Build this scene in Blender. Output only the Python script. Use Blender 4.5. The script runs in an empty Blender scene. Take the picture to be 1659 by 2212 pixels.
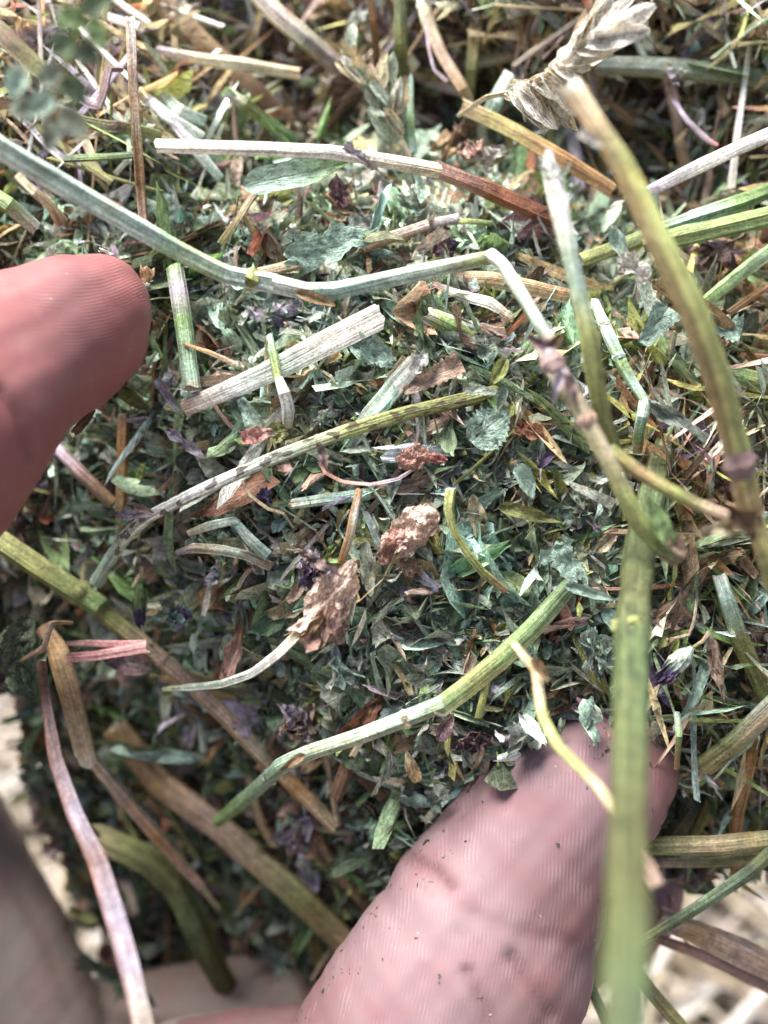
import bpy, math, random
import numpy as np
from mathutils import Matrix, Vector

rs = np.random.default_rng(11)
SC = bpy.context.scene
COL = SC.collection

# ------------------------------------------------------------------ camera, world, sun, exposure
# All shapes are laid out in millimetres in the hand's own frame: x across, y up the slope of the
# handful, z out of it.  FRAME tilts that frame in the world and lifts it above the ground.
TILT = math.radians(62)
LIFT = 0.20
CAMD = 100.0                       # mm from the lens to the handful
FRAME = Matrix.Translation((0, 0, LIFT)) @ Matrix.Rotation(TILT, 4, 'X')

cam_d = bpy.data.cameras.new('camera')
cam = bpy.data.objects.new('camera', cam_d)
COL.objects.link(cam)
cam.matrix_world = FRAME @ Matrix.Translation((0, 0, CAMD * 0.001))
cam_d.sensor_fit = 'AUTO'
cam_d.sensor_width = 36.0
cam_d.lens = 36.0 / (97.44 / CAMD)
cam_d.clip_start = 0.002
cam_d.clip_end = 200.0
cam_d.dof.use_dof = True
cam_d.dof.focus_distance = 0.0985
cam_d.dof.aperture_fstop = cam_d.lens / 2.5
SC.camera = cam

SUN_LOCAL = Vector((-0.30, 0.88, 0.33)).normalized()
SUN_W = (FRAME.to_3x3() @ SUN_LOCAL).normalized()
SUN_EL = math.asin(SUN_W.z)
SUN_AZ = math.atan2(SUN_W.x, SUN_W.y)
world = bpy.data.worlds.new('World')
SC.world = world
world.use_nodes = True
wn = world.node_tree.nodes
sky = wn.new('ShaderNodeTexSky')
sky.sky_type = 'NISHITA'
sky.sun_disc = False
sky.sun_elevation = SUN_EL
sky.sun_rotation = SUN_AZ
sky.air_density = 0.8
sky.dust_density = 3.0
sky.ozone_density = 0.6
world.node_tree.links.new(sky.outputs[0], wn['Background'].inputs[0])
wn['Background'].inputs[1].default_value = 0.07
sun_d = bpy.data.lights.new('sun', 'SUN')
sun_d.energy = 4.6
sun_d.angle = math.radians(42)
sun_d.color = (1.0, 0.985, 0.955)
sun = bpy.data.objects.new('sun', sun_d)
COL.objects.link(sun)
sun.rotation_euler = (-SUN_W).to_track_quat('-Z', 'Y').to_euler()
SC.view_settings.view_transform = 'Standard'
SC.view_settings.look = 'None'
SC.view_settings.exposure = 1.48
SC.view_settings.gamma = 1.0

# ------------------------------------------------------------------ colours (linear base colours)
C = dict(husk=(.95, .90, .80), paper=(.78, .61, .51), rosy=(.80, .40, .37), white=(.80, .75, .66), chalk=(.74, .75, .68), cream=(.56, .47, .31), straw=(.46, .36, .21), tan=(.38, .25, .13),
         orange=(.40, .21, .08), rust=(.30, .12, .065), brown=(.15, .085, .045), umber=(.075, .05, .03),
         olive=(.25, .26, .09), green=(.23, .34, .13), yellow=(.42, .45, .16), mint=(.38, .52, .42), palemint=(.58, .66, .53),
         grey=(.29, .325, .25), blue=(.25, .285, .235), leaf=(.17, .23, .13), dark=(.08, .105, .06),
         purple=(.14, .095, .19), plum=(.17, .09, .115), pink=(.62, .28, .25), lilac=(.46, .39, .46), mauve=(.30, .20, .185),
         salmon=(.62, .38, .31), buff=(.47, .33, .25))

# ------------------------------------------------------------------ materials
def nd(nt, t, **kw):
    n = nt.nodes.new(t)
    for k, v in kw.items():
        setattr(n, k, v)
    return n

def plant_material(name, rough, spec, transl, streak, spots, bump, vein, dust=.3):
    m = bpy.data.materials.new(name)
    m.use_nodes = True
    nt = m.node_tree
    nt.nodes.clear()
    L = nt.links.new
    out = nd(nt, 'ShaderNodeOutputMaterial')
    bs = nd(nt, 'ShaderNodeBsdfPrincipled')
    col = nd(nt, 'ShaderNodeAttribute', attribute_name='Col')
    sv = nd(nt, 'ShaderNodeAttribute', attribute_name='sv')
    uv = nd(nt, 'ShaderNodeAttribute', attribute_name='uvv')
    oi = nd(nt, 'ShaderNodeObjectInfo')
    mul = nd(nt, 'ShaderNodeMix', data_type='RGBA', blend_type='MULTIPLY')
    mul.inputs[0].default_value = 1
    L(col.outputs['Color'], mul.inputs[6])
    L(oi.outputs['Color'], mul.inputs[7])
    off = nd(nt, 'ShaderNodeMath', operation='MULTIPLY')
    off.inputs[1].default_value = 91.0
    L(oi.outputs['Random'], off.inputs[0])
    add = nd(nt, 'ShaderNodeVectorMath', operation='ADD')
    L(sv.outputs['Vector'], add.inputs[0])
    L(off.outputs[0], add.inputs[1])
    # streaks along the piece (sv.y is along it)
    mp = nd(nt, 'ShaderNodeVectorMath', operation='MULTIPLY')
    mp.inputs[1].default_value = streak
    L(add.outputs[0], mp.inputs[0])
    n1 = nd(nt, 'ShaderNodeTexNoise')
    n1.inputs['Scale'].default_value = 1.0
    n1.inputs['Detail'].default_value = 3.0
    L(mp.outputs[0], n1.inputs['Vector'])
    n2 = nd(nt, 'ShaderNodeTexNoise')
    n2.inputs['Scale'].default_value = 0.8
    n2.inputs['Detail'].default_value = 4.0
    L(add.outputs[0], n2.inputs['Vector'])
    r1 = nd(nt, 'ShaderNodeMapRange')
    r1.inputs[1].default_value, r1.inputs[2].default_value = .28, .72
    r1.inputs[3].default_value, r1.inputs[4].default_value = .5, 1.38
    L(n1.outputs['Fac'], r1.inputs[0])
    r2 = nd(nt, 'ShaderNodeMapRange')
    r2.inputs[1].default_value, r2.inputs[2].default_value = .3, .7
    r2.inputs[3].default_value, r2.inputs[4].default_value = .72, 1.28
    L(n2.outputs['Fac'], r2.inputs[0])
    mm = nd(nt, 'ShaderNodeMath', operation='MULTIPLY')
    L(r1.outputs[0], mm.inputs[0]); L(r2.outputs[0], mm.inputs[1])
    sc = nd(nt, 'ShaderNodeVectorMath', operation='SCALE')
    L(mul.outputs[2], sc.inputs[0]); L(mm.outputs[0], sc.inputs[3])
    last = sc.outputs[0]
    # warm dry blotches
    n3 = nd(nt, 'ShaderNodeTexNoise')
    n3.inputs['Scale'].default_value = 0.33
    n3.inputs['Detail'].default_value = 2.0
    L(add.outputs[0], n3.inputs['Vector'])
    r3 = nd(nt, 'ShaderNodeMapRange')
    r3.inputs[1].default_value, r3.inputs[2].default_value = .58, .78
    r3.inputs[3].default_value, r3.inputs[4].default_value = 0, .45
    L(n3.outputs['Fac'], r3.inputs[0])
    warm = nd(nt, 'ShaderNodeMix', data_type='RGBA', blend_type='MULTIPLY')
    warm.inputs[7].default_value = (1.15, .78, .5, 1)
    L(r3.outputs[0], warm.inputs[0]); L(last, warm.inputs[6])
    last = warm.outputs[2]
    n5 = nd(nt, 'ShaderNodeTexNoise')
    n5.inputs['Scale'].default_value = 3.6
    n5.inputs['Detail'].default_value = 5.0
    n5.inputs['Roughness'].default_value = .65
    L(add.outputs[0], n5.inputs['Vector'])
    r5 = nd(nt, 'ShaderNodeMapRange')
    r5.inputs[1].default_value, r5.inputs[2].default_value = .35, .66
    r5.inputs[3].default_value, r5.inputs[4].default_value = .68, 1.38
    L(n5.outputs['Fac'], r5.inputs[0])
    s5 = nd(nt, 'ShaderNodeVectorMath', operation='SCALE')
    L(last, s5.inputs[0]); L(r5.outputs[0], s5.inputs[3])
    r6 = nd(nt, 'ShaderNodeMapRange')
    r6.inputs[1].default_value, r6.inputs[2].default_value = .60, .74
    r6.inputs[3].default_value, r6.inputs[4].default_value = 0, dust
    L(n5.outputs['Fac'], r6.inputs[0])
    du = nd(nt, 'ShaderNodeMix', data_type='RGBA')
    du.inputs[7].default_value = (.58, .60, .52, 1)
    L(r6.outputs[0], du.inputs[0]); L(s5.outputs[0], du.inputs[6])
    last = du.outputs[2]
    # dark rust spots: as many as the piece's alpha asks for
    v = nd(nt, 'ShaderNodeTexNoise')
    v.inputs['Scale'].default_value = spots
    v.inputs['Detail'].default_value = 1.5
    sp = nd(nt, 'ShaderNodeVectorMath', operation='MULTIPLY')
    sp.inputs[1].default_value = (1.5, .75, 1.5)
    L(add.outputs[0], sp.inputs[0])
    L(sp.outputs[0], v.inputs['Vector'])
    th = nd(nt, 'ShaderNodeMath', operation='MULTIPLY_ADD')
    th.inputs[1].default_value, th.inputs[2].default_value = -.22, .80
    L(col.outputs['Alpha'], th.inputs[0])
    sb = nd(nt, 'ShaderNodeMath', operation='SUBTRACT')
    L(v.outputs['Fac'], sb.inputs[0]); L(th.outputs[0], sb.inputs[1])
    rr = nd(nt, 'ShaderNodeMapRange')
    rr.inputs[1].default_value, rr.inputs[2].default_value = 0, .035
    rr.inputs[3].default_value, rr.inputs[4].default_value = 0, .8
    L(sb.outputs[0], rr.inputs[0])
    spm = nd(nt, 'ShaderNodeMix', data_type='RGBA')
    spm.inputs[7].default_value = (.05, .022, .012, 1)
    L(rr.outputs[0], spm.inputs[0]); L(last, spm.inputs[6])
    last = spm.outputs[2]
    hs = nd(nt, 'ShaderNodeMath', operation='MULTIPLY_ADD')
    hs.inputs[1].default_value = .8
    L(n5.outputs['Fac'], hs.inputs[0]); L(n1.outputs['Fac'], hs.inputs[2])
    hgt = hs.outputs[0]
    if vein:
        sx = nd(nt, 'ShaderNodeSeparateXYZ')
        L(uv.outputs['Vector'], sx.inputs[0])
        ab = nd(nt, 'ShaderNodeMath', operation='ABSOLUTE')
        L(sx.outputs[0], ab.inputs[0])
        mr = nd(nt, 'ShaderNodeMapRange')
        mr.inputs[1].default_value, mr.inputs[2].default_value = .02, .09
        mr.inputs[3].default_value, mr.inputs[4].default_value = .55, 0
        L(ab.outputs[0], mr.inputs[0])
        # side veins sweep forward from the midrib
        ph = nd(nt, 'ShaderNodeMath', operation='MULTIPLY_ADD')
        ph.inputs[1].default_value = -.55
        L(ab.outputs[0], ph.inputs[0]); L(sx.outputs[1], ph.inputs[2])
        fr = nd(nt, 'ShaderNodeMath', operation='MULTIPLY')
        fr.inputs[1].default_value = 58.0
        L(ph.outputs[0], fr.inputs[0])
        sn = nd(nt, 'ShaderNodeMath', operation='SINE')
        L(fr.outputs[0], sn.inputs[0])
        mv = nd(nt, 'ShaderNodeMapRange')
        mv.inputs[1].default_value, mv.inputs[2].default_value = .45, 1
        mv.inputs[3].default_value, mv.inputs[4].default_value = 0, .28
        L(sn.outputs[0], mv.inputs[0])
        mx = nd(nt, 'ShaderNodeMath', operation='MAXIMUM')
        L(mr.outputs[0], mx.inputs[0]); L(mv.outputs[0], mx.inputs[1])
        vm = nd(nt, 'ShaderNodeMix', data_type='RGBA', blend_type='SCREEN')
        vm.inputs[7].default_value = (.30, .34, .26, 1)
        L(mx.outputs[0], vm.inputs[0]); L(last, vm.inputs[6])
        last = vm.outputs[2]
        ha = nd(nt, 'ShaderNodeMath', operation='MULTIPLY_ADD')
        ha.inputs[1].default_value = -.7
        L(mx.outputs[0], ha.inputs[0]); L(hs.outputs[0], ha.inputs[2])
        hgt = ha.outputs[0]
    L(last, bs.inputs['Base Color'])
    bs.inputs['Roughness'].default_value = rough
    bs.inputs['Specular IOR Level'].default_value = spec
    bp = nd(nt, 'ShaderNodeBump')
    bp.inputs['Strength'].default_value = bump
    bp.inputs['Distance'].default_value = 0.00025
    L(hgt, bp.inputs['Height'])
    L(bp.outputs[0], bs.inputs['Normal'])
    if transl > 0:
        tr = nd(nt, 'ShaderNodeBsdfTranslucent')
        L(last, tr.inputs['Color'])
        L(bp.outputs[0], tr.inputs['Normal'])
        ms = nd(nt, 'ShaderNodeMixShader')
        ms.inputs[0].default_value = transl
        L(bs.outputs[0], ms.inputs[1]); L(tr.outputs[0], ms.inputs[2])
        L(ms.outputs[0], out.inputs[0])
    else:
        L(bs.outputs[0], out.inputs[0])
    return m

M_LEAF = plant_material('dry_leaf', .68, .32, .22, (3.2, .9, 3.2), 1.5, 1.0, True, .45)
M_STEM = plant_material('dry_stem', .55, .38, 0, (6.5, .16, 6.5), .9, .7, False, .22)
M_HUSK = plant_material('papery_husk', .6, .35, .4, (7, .3, 7), 1.3, .8, False, .2)
M_CHAFF = plant_material('chaff', .6, .35, .12, (3.2, .5, 3.2), 1.3, .7, False)

# ------------------------------------------------------------------ geometry helpers (local millimetres)
KX, KY, DPM = 829.5, 1106.0, 22.71
def P(x, y, h=0.0):
    """A spot of the photographed area at height h (mm) over the handful's middle."""
    s = (CAMD - h) / CAMD / DPM
    return np.array([(x - KX) * s, (KY - y) * s, h])

def W(w, h=0.0):
    return w * (CAMD - h) / CAMD / DPM

class Geo:
    """verts, quads, colour and two coordinate attributes of one mesh"""
    def __init__(s):
        s.v, s.f, s.c, s.s, s.u, s.n = [], [], [], [], [], 0
    def add(s, v, f, c, sv, uv):
        s.v.append(v); s.f.append(f + s.n); s.c.append(c); s.s.append(sv); s.u.append(uv)
        s.n += len(v)
    def mesh(s, name, mat, smooth=True, origin=(0, 0, 0)):
        v = (np.concatenate(s.v) - np.asarray(origin)) * 0.001
        f = np.concatenate(s.f).astype(np.int32)
        me = bpy.data.meshes.new(name)
        me.vertices.add(len(v)); me.vertices.foreach_set('co', v.astype(np.float32).ravel())
        me.loops.add(f.size); me.loops.foreach_set('vertex_index', f.ravel())
        me.polygons.add(len(f))
        me.polygons.foreach_set('loop_start', np.arange(0, f.size, 4, dtype=np.int32))
        me.polygons.foreach_set('loop_total', np.full(len(f), 4, np.int32))
        me.polygons.foreach_set('use_smooth', np.full(len(f), smooth))
        me.update(calc_edges=True)
        a = me.attributes.new('Col', 'FLOAT_COLOR', 'POINT'); a.data.foreach_set('color', np.concatenate(s.c).astype(np.float32).ravel())
        a = me.attributes.new('sv', 'FLOAT_VECTOR', 'POINT'); a.data.foreach_set('vector', np.concatenate(s.s).astype(np.float32).ravel())
        a = me.attributes.new('uvv', 'FLOAT_VECTOR', 'POINT'); a.data.foreach_set('vector', np.concatenate(s.u).astype(np.float32).ravel())
        me.materials.append(mat)
        if mat is M_STEM: me.set_sharp_from_angle(angle=math.radians(24))
        me.validate()
        return me

def link(name, me, origin=(0, 0, 0), parent=None, base=None):
    """Top-level: placed by FRAME at origin (mm). Child: origin relative to the parent's base."""
    o = bpy.data.objects.new(name, me)
    COL.objects.link(o)
    if parent is None:
        o.matrix_world = FRAME @ Matrix.Translation(Vector([float(a) for a in origin]) * 0.001)
    else:
        o.parent = parent
        b = np.asarray(parent['_b']) if base is None else np.asarray(base)
        o.location = Vector([float(a) for a in (np.asarray(origin) - b)]) * 0.001
    o['_b'] = [float(a) for a in origin]
    return o

def tag(o, label, cat, group=None, kind=None):
    o['label'] = label
    o['category'] = cat
    if group: o['group'] = group
    if kind: o['kind'] = kind
    return o

def spline(pts, step):
    """Catmull-Rom through the points, with the parameter of every sample in units of the points."""
    p = np.asarray(pts, float)
    if len(p) == 2:
        n = max(2, int(np.linalg.norm(p[1] - p[0]) / step) + 1)
        t = np.linspace(0, 1, n)
        return p[0] + (p[1] - p[0]) * t[:, None], t
    q = np.vstack([2 * p[0] - p[1], p, 2 * p[-1] - p[-2]])
    out, par = [], []
    for i in range(len(p) - 1):
        a, b, c, d = q[i], q[i + 1], q[i + 2], q[i + 3]
        n = max(2, int(np.linalg.norm(c - b) / step) + 1)
        t = np.linspace(0, 1, n, endpoint=(i == len(p) - 2))[:, None]
        # tension so that long straight runs stay straight
        m1, m2 = (c - a) * .17, (d - b) * .17
        la, lb, lc = np.linalg.norm(b - a), np.linalg.norm(c - b), np.linalg.norm(d - c)
        m1 = m1 / max(la + lb, 1e-6) * 2 * lb
        m2 = m2 / max(lb + lc, 1e-6) * 2 * lb
        t2, t3 = t * t, t ** 3
        out.append((2 * t3 - 3 * t2 + 1) * b + (t3 - 2 * t2 + t) * m1 + (-2 * t3 + 3 * t2) * c + (t3 - t2) * m2)
        par.append(i + t[:, 0])
    return np.vstack(out), np.concatenate(par)

def frames(c):
    t = np.gradient(c, axis=0)
    t /= np.linalg.norm(t, axis=1)[:, None] + 1e-9
    n = np.zeros_like(c)
    r = np.array([0, 0, 1.0])
    if abs(t[0] @ r) > .9: r = np.array([0, 1.0, 0])
    for i in range(len(c)):
        r = r - t[i] * (r @ t[i])
        r /= np.linalg.norm(r) + 1e-9
        n[i] = r
    b = np.cross(t, n)
    return t, n, b

def lerp_cols(stops, x):
    """stops: [(position, colour)]"""
    xs = [a for a, _ in stops]
    return np.stack([np.interp(x, xs, [c[k] for _, c in stops]) for k in range(3)], 1)

def tube(g, c, w, cols, ns=12, flat=.66, rib=.07, ribs=5, side=None, spots=0., ends=('cut', 'cut'), wob=.04, pale=None, roll=0., seed=0, mn=.5, split=None):
    """A hollow ridged stalk along c (mm) with half widths w; side = (colour, amount, angle) tints one flank."""
    r = np.random.default_rng(seed + 5)
    n = len(c)
    t, nn, bb = frames(c)
    th = np.arange(ns) / ns * 2 * math.pi - math.pi / 2
    ph = r.uniform(0, 6)
    sqr = (np.abs(np.cos(th + ph)) ** 5 + np.abs(np.sin(th + ph)) ** 5) ** (-1 / 5)
    prof = .88 * sqr + rib * np.cos(ribs * th + ph) + r.normal(0, .02, ns)
    s = np.concatenate([[0], np.cumsum(np.linalg.norm(np.diff(c, axis=0), axis=1))])
    wv = 1 + wob * np.interp(s, np.linspace(0, s[-1], max(3, int(s[-1] / 2.5))), r.normal(0, 1, max(3, int(s[-1] / 2.5))))
    tw = roll + np.interp(s, [0, s[-1]], [0, r.normal(0, .25)])
    ca, sa = np.cos(th[None] + tw[:, None]), np.sin(th[None] + tw[:, None])
    R = (w * wv)[:, None] * prof[None]
    v = c[:, None] + bb[:, None] * (R * ca)[..., None] + nn[:, None] * (R * sa * flat)[..., None]
    sg = r.uniform(0, 60)
    sv = np.stack([R * np.cos(th) + sg, np.broadcast_to(s[:, None], R.shape) + sg, R * np.sin(th)], 2)
    col = np.broadcast_to(cols[:, None], (n, ns, 3)).copy()
    if side:
        sc_, am, an = side
        k = np.clip(np.cos(th - an), 0, 1) ** .8 * am
        col = col * (1 - k[None, :, None]) + np.asarray(sc_) * k[None, :, None]
    # a faint pale ridge on every rib
    col *= (1 + .2 * np.cos(ribs * th + ph) + r.normal(0, .07, ns))[None, :, None]
    al = np.full((n, ns, 1), spots)
    rings = [(v, col, sv)]
    pale = np.asarray(pale if pale is not None else C['cream'])
    for e, i, sgn in ((ends[0], 0, -1), (ends[1], n - 1, 1)):
        if e is None: continue
        a0 = {'cut': .28, 'torn': .9, 'frayed': 1.7, 'point': 0}[e] * w[i]
        if e == 'point':
            continue
        jag = np.abs(r.normal(0, 1, ns)) * a0
        jag = .6 * jag + .4 * np.roll(jag, 1)
        v[i] += sgn * t[i] * jag[:, None]
        if e != 'cut':
            col[i] = col[i] * .4 + pale * .6
    V = v.reshape(-1, 3); CC = np.concatenate([col, al], 2).reshape(-1, 4); SV = sv.reshape(-1, 3)
    UV = np.stack([np.broadcast_to(th[None], R.shape), np.broadcast_to((s / s[-1])[:, None], R.shape), 0 * R], 2).reshape(-1, 3)
    i = np.arange(n - 1)[:, None] * ns + np.arange(ns)[None]
    j = np.arange(n - 1)[:, None] * ns + (np.arange(ns)[None] + 1) % ns
    F = np.stack([i, j, j + ns, i + ns], 2).reshape(-1, 4)
    g.add(V, F, CC, SV, UV)
    # wall thickness and hollow core at both ends
    for e, k, sgn in ((ends[0], 0, 1), (ends[1], n - 1, -1)):
        if e is None: continue
        m = c[k] + sgn * t[k] * w[k] * .15
        r1 = v[k] * .45 + m * .55 + sgn * t[k] * w[k] * .1
        r2 = c[k] + (v[k] - c[k]) * .12 + sgn * t[k] * w[k] * 1.2
        vv = np.concatenate([v[k], r1, r2])
        cc = np.concatenate([np.tile(pale, (ns, 1)) * .9, np.tile(pale, (ns, 1)), np.tile(pale * .35, (ns, 1))])
        cc = np.concatenate([cc, np.zeros((3 * ns, 1))], 1)
        q = np.arange(ns); qn = (q + 1) % ns
        ff = np.concatenate([np.stack([q, q + ns, qn + ns, qn], 1), np.stack([q + ns, q + 2 * ns, qn + 2 * ns, qn + ns], 1)])
        g.add(vv, ff, cc, np.tile(sv[k], (3, 1)), np.zeros((3 * ns, 3)))

def stalk(pts, width, cols, **kw):
    """pts (x, y, h) and widths in the photographed area's units -> Geo, samples. A colour list runs evenly along it."""
    if not kw.pop('fixed', False): pts = [(a, b, settle(a, b, h)) for a, b, h in pts]
    p = np.array([P(*q) for q in pts])
    step = kw.pop('step', 1.1)
    c, par = spline(p, step)
    wd = np.atleast_1d(np.asarray(width, float))
    wd = np.interp(np.linspace(0, 1, len(p)), np.linspace(0, 1, len(wd)), wd)
    wm = np.array([W(a, q[2]) for a, q in zip(wd, pts)]) / 2
    w = np.interp(par, np.arange(len(p)), wm)
    x = par / (len(p) - 1)
    if isinstance(cols, str): cols = [cols]
    st = []
    for i, k in enumerate(cols):
        if isinstance(k, tuple): st.append((k[0], C[k[1]]))
        else: st.append((i / max(1, len(cols) - 1), C[k]))
    cc = lerp_cols(st, x)
    # small kinks and sway of a dried stalk
    r = np.random.default_rng(kw.get('seed', 0) + 77)
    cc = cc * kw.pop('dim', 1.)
    sway = kw.pop('sway', .10)
    s = np.linspace(0, 1, len(c))
    k = max(4, len(c) // 7)
    for ax in range(3):
        c[:, ax] += np.interp(s, np.linspace(0, 1, k), r.normal(0, sway, k)) * np.minimum(1, w)
    g = Geo()
    tube(g, c, w, cc, **kw)
    return g, c, w

SEED = [100]
HEROES = []
def stem(name, pts, width, cols, label, cat='stem', group=None, mat=None, **kw):
    SEED[0] += 1
    kw.setdefault('seed', SEED[0])
    g, c, w = stalk(pts, width, cols, **kw)
    o = link(name, g.mesh(name, mat or M_STEM, origin=c[0]), c[0])
    tag(o, label, cat, group)
    o['_c'] = 0
    HEROES.append((name, c, w))
    return o, c, w

def ring(parent, c, w, k, col, name='node_ring', length=.7, swell=1.22, **kw):
    """A swollen joint round the stalk at sample k."""
    k = int(np.clip(k, 1, len(c) - 2))
    t = c[k + 1] - c[k - 1]; t = t / np.linalg.norm(t)
    z = np.array([-.6, -.3, 0, .3, .6]) * length
    cc = c[k] + t * z[:, None] * w[k] * 2
    ww = w[k] * np.array([.98, 1.1, swell, 1.1, .98])
    g = Geo()
    SEED[0] += 1
    tube(g, cc, ww, np.tile(np.asarray(C[col]), (5, 1)), ns=12, flat=kw.get('flat', .85), rib=.06, ribs=4, ends=(None, None), wob=0.05, seed=SEED[0], spots=.3)
    return link(name, g.mesh(name, M_STEM, origin=c[k]), c[k], parent)

# ---- leaves
def leaf_grid(r, nu=5, nv=9, shape='ovate', ratio=.5, fold=.25, curl=.5, twist=.3, bend=.5, serr=.06, crump=.05, torn=.0):
    """A dried leaf or leaf fragment, unit length along y. Returns verts (nv*nu), quads, (u, v)."""
    v = np.linspace(0, 1, nv); u = np.linspace(-1, 1, nu)
    if shape == 'ovate': hw = np.sin(math.pi * np.clip(v * .92 + .05, 0, 1) ** .8) ** .75
    elif shape == 'wedge': hw = .35 + .65 * v ** .8 ; hw[-1] *= .75
    elif shape == 'blade': hw = np.minimum(1, 6 * v + .35) * np.minimum(1, 2.2 * (1 - v) + .12)
    else: hw = .55 + .45 * np.sin(v * math.pi + .4)
    rn = lambda: np.convolve(r.normal(0, torn * 1.5, nv + 2), [.3, .4, .3], 'valid')
    hw = hw * (1 + rn())
    hwl = hw * (1 + serr * np.where(np.arange(nv) % 2, 1, -1) * (v > .3)) * (1 + rn())
    hwr = hw * (1 + serr * np.where(np.arange(nv) % 2, -1, 1) * (v > .3)) * (1 + rn())
    hwv = np.where(u[None] < 0, hwl[:, None], hwr[:, None])
    x = u[None] * hwv * ratio * .5
    y = np.broadcast_to(v[:, None] - .5, x.shape) + torn * .3 * r.normal(0, 1, x.shape) * ((v < .08) | (v > .92))[:, None]
    z = np.abs(x) * math.tan(fold)
    # roll across the width
    if abs(curl) > 1e-3:
        rad = ratio * .5 / curl
        a = x / rad
        x2 = np.sin(a) * rad
        z = z * np.cos(a) + (1 - np.cos(a)) * rad * 1.0
        x = x2
    z = z + crump * np.interp(np.arange(nv * nu), np.arange(nv * nu), r.normal(0, 1, nv * nu)).reshape(nv, nu) * ratio
    z = z + crump * 1.2 * np.sin(v * r.uniform(5, 12) + r.uniform(0, 6))[:, None] * (u[None] * r.choice([-1, 1]) + .4)
    # bend along the length
    if abs(bend) > 1e-3:
        rad = 1 / bend
        a = y / rad
        y, z = np.sin(a) * (rad - z), rad - np.cos(a) * (rad - z)
    a = twist * (v - .5)[:, None]
    x, z = x * np.cos(a) - z * np.sin(a), x * np.sin(a) + z * np.cos(a)
    V = np.stack([x, y, z], 2).reshape(-1, 3)
    i = np.arange(nv - 1)[:, None] * nu + np.arange(nu - 1)[None]
    F = np.stack([i, i + 1, i + 1 + nu, i + nu], 2).reshape(-1, 4)
    UV = np.stack([np.broadcast_to(u[None], x.shape), np.broadcast_to(v[:, None], x.shape), 0 * x], 2).reshape(-1, 3)
    return V, F, UV

def rot(yaw, pitch=0., rollv=0.):
    cy, sy, cp, sp, cr, sr = math.cos(yaw), math.sin(yaw), math.cos(pitch), math.sin(pitch), math.cos(rollv), math.sin(rollv)
    Z = np.array([[cy, -sy, 0], [sy, cy, 0], [0, 0, 1]])
    X = np.array([[1, 0, 0], [0, cp, -sp], [0, sp, cp]])
    Y = np.array([[cr, 0, sr], [0, 1, 0], [-sr, 0, cr]])
    return Z @ X @ Y

def leaf_geo(g, at, length, yaw, pitch, rollv, col, seed, spots=.15, tint=None, **kw):
    r = np.random.default_rng(seed)
    V, F, UV = leaf_grid(r, **kw)
    R = rot(yaw, pitch, rollv)
    v = (V * length) @ R.T + at
    n = len(v)
    cc = np.tile(np.asarray(col, float), (n, 1)) * (1 + r.normal(0, .05, n))[:, None]
    if tint is not None:                              # another colour towards the tip
        k = np.clip((UV[:, 1] - .45) * 2, 0, 1)[:, None]
        cc = cc * (1 - k) + np.asarray(tint) * k
    sg = r.uniform(0, 60)
    g.add(v, F, np.concatenate([cc, np.full((n, 1), spots)], 1), V * length + sg, UV)

def leaf(name, x0, y0, x1, y1, h, width, col, label, cat='leaf', parent=None, lift=0., rollv=0., group=None, mat=None, **kw):
    """A leaf lying from (x0, y0) to (x1, y1)."""
    SEED[0] += 1
    h = settle((x0 + x1) / 2, (y0 + y1) / 2, h)
    a, b = P(x0, y0, h), P(x1, y1, h + lift)
    d = b - a
    ln = np.linalg.norm(d)
    yaw = math.atan2(-d[0], d[1])
    pitch = math.asin(np.clip(d[2] / ln, -1, 1))
    kw.setdefault('nu', 7); kw.setdefault('nv', 15)
    kw['ratio'] = W(width, h) / ln
    g = Geo()
    mid = (a + b) / 2
    cc = C[col] if isinstance(col, str) else col
    tint = kw.pop('tint', None)
    leaf_geo(g, mid, ln, yaw, pitch, rollv, cc, SEED[0], tint=C[tint] if tint else None, **kw)
    me = g.mesh(name, mat or M_LEAF, origin=mid)
    o = link(name, me, mid, parent)
    if parent is None:
        tag(o, label, cat, group)
        HEROES.append((name, np.array([a, mid, b]), np.array([1, 1, 1.])))
    return o

# ------------------------------------------------------------------ the lie of the hay (height in mm over the area)
CTRL = np.array([
    (800, 1000, 0), (800, 600, -1), (800, 450, -3), (500, 420, -5), (700, 310, -13), (1000, 245, -32), (640, 225, -30), (900, 90, -21),
    (1150, 330, -15), (1000, 420, -5), (300, 120, -14), (0, 0, -8), (0, 300, -6), (100, 500, -4), (150, 1000, -8), (350, 800, -6), (350, 1000, -6),
    (0, 1300, -15), (150, 1600, -24), (420, 1650, -16), (600, 1600, -6), (400, 2000, -34), (650, 2000, -24), (800, 1850, -12), (1000, 1500, 0),
    (1300, 1300, -1), (1300, 900, -1), (1500, 700, -4), (1600, 450, -12), (1420, 350, -24), (1400, 230, -30), (1659, 100, -11), (1250, 50, -13),
    (1600, 1200, -3), (1600, 1600, -8), (1500, 1850, -16), (1659, 1850, -16), (1200, 1700, -7), (1100, 2000, -22), (-520, 300, -10), (-520, 900, -10), (-520, 1600, -12), (-300, 300, -10), (-300, 1400, -12), (-300, 1900, -14), (-120, 1650, -14),  # far-left points: unseen hay added to shade the palm
    (1950, 400, -18), (1950, 1500, -14), (800, -300, -17), (-200, -300, -16), (1800, -300, -14), (560, 900, -1), (700, 1300, 0), (1000, 1150, 0), (300, 400, -5),
], float)
def _tps(d):
    return np.where(d > 1e-6, d * d * np.log(d + 1e-9), 0)
_xy = CTRL[:, :2] / 1000
_d = np.linalg.norm(_xy[:, None] - _xy[None], axis=2)
_n = len(CTRL)
_A = np.zeros((_n + 3, _n + 3))
_A[:_n, :_n] = _tps(_d) + np.eye(_n) * .004
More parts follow.
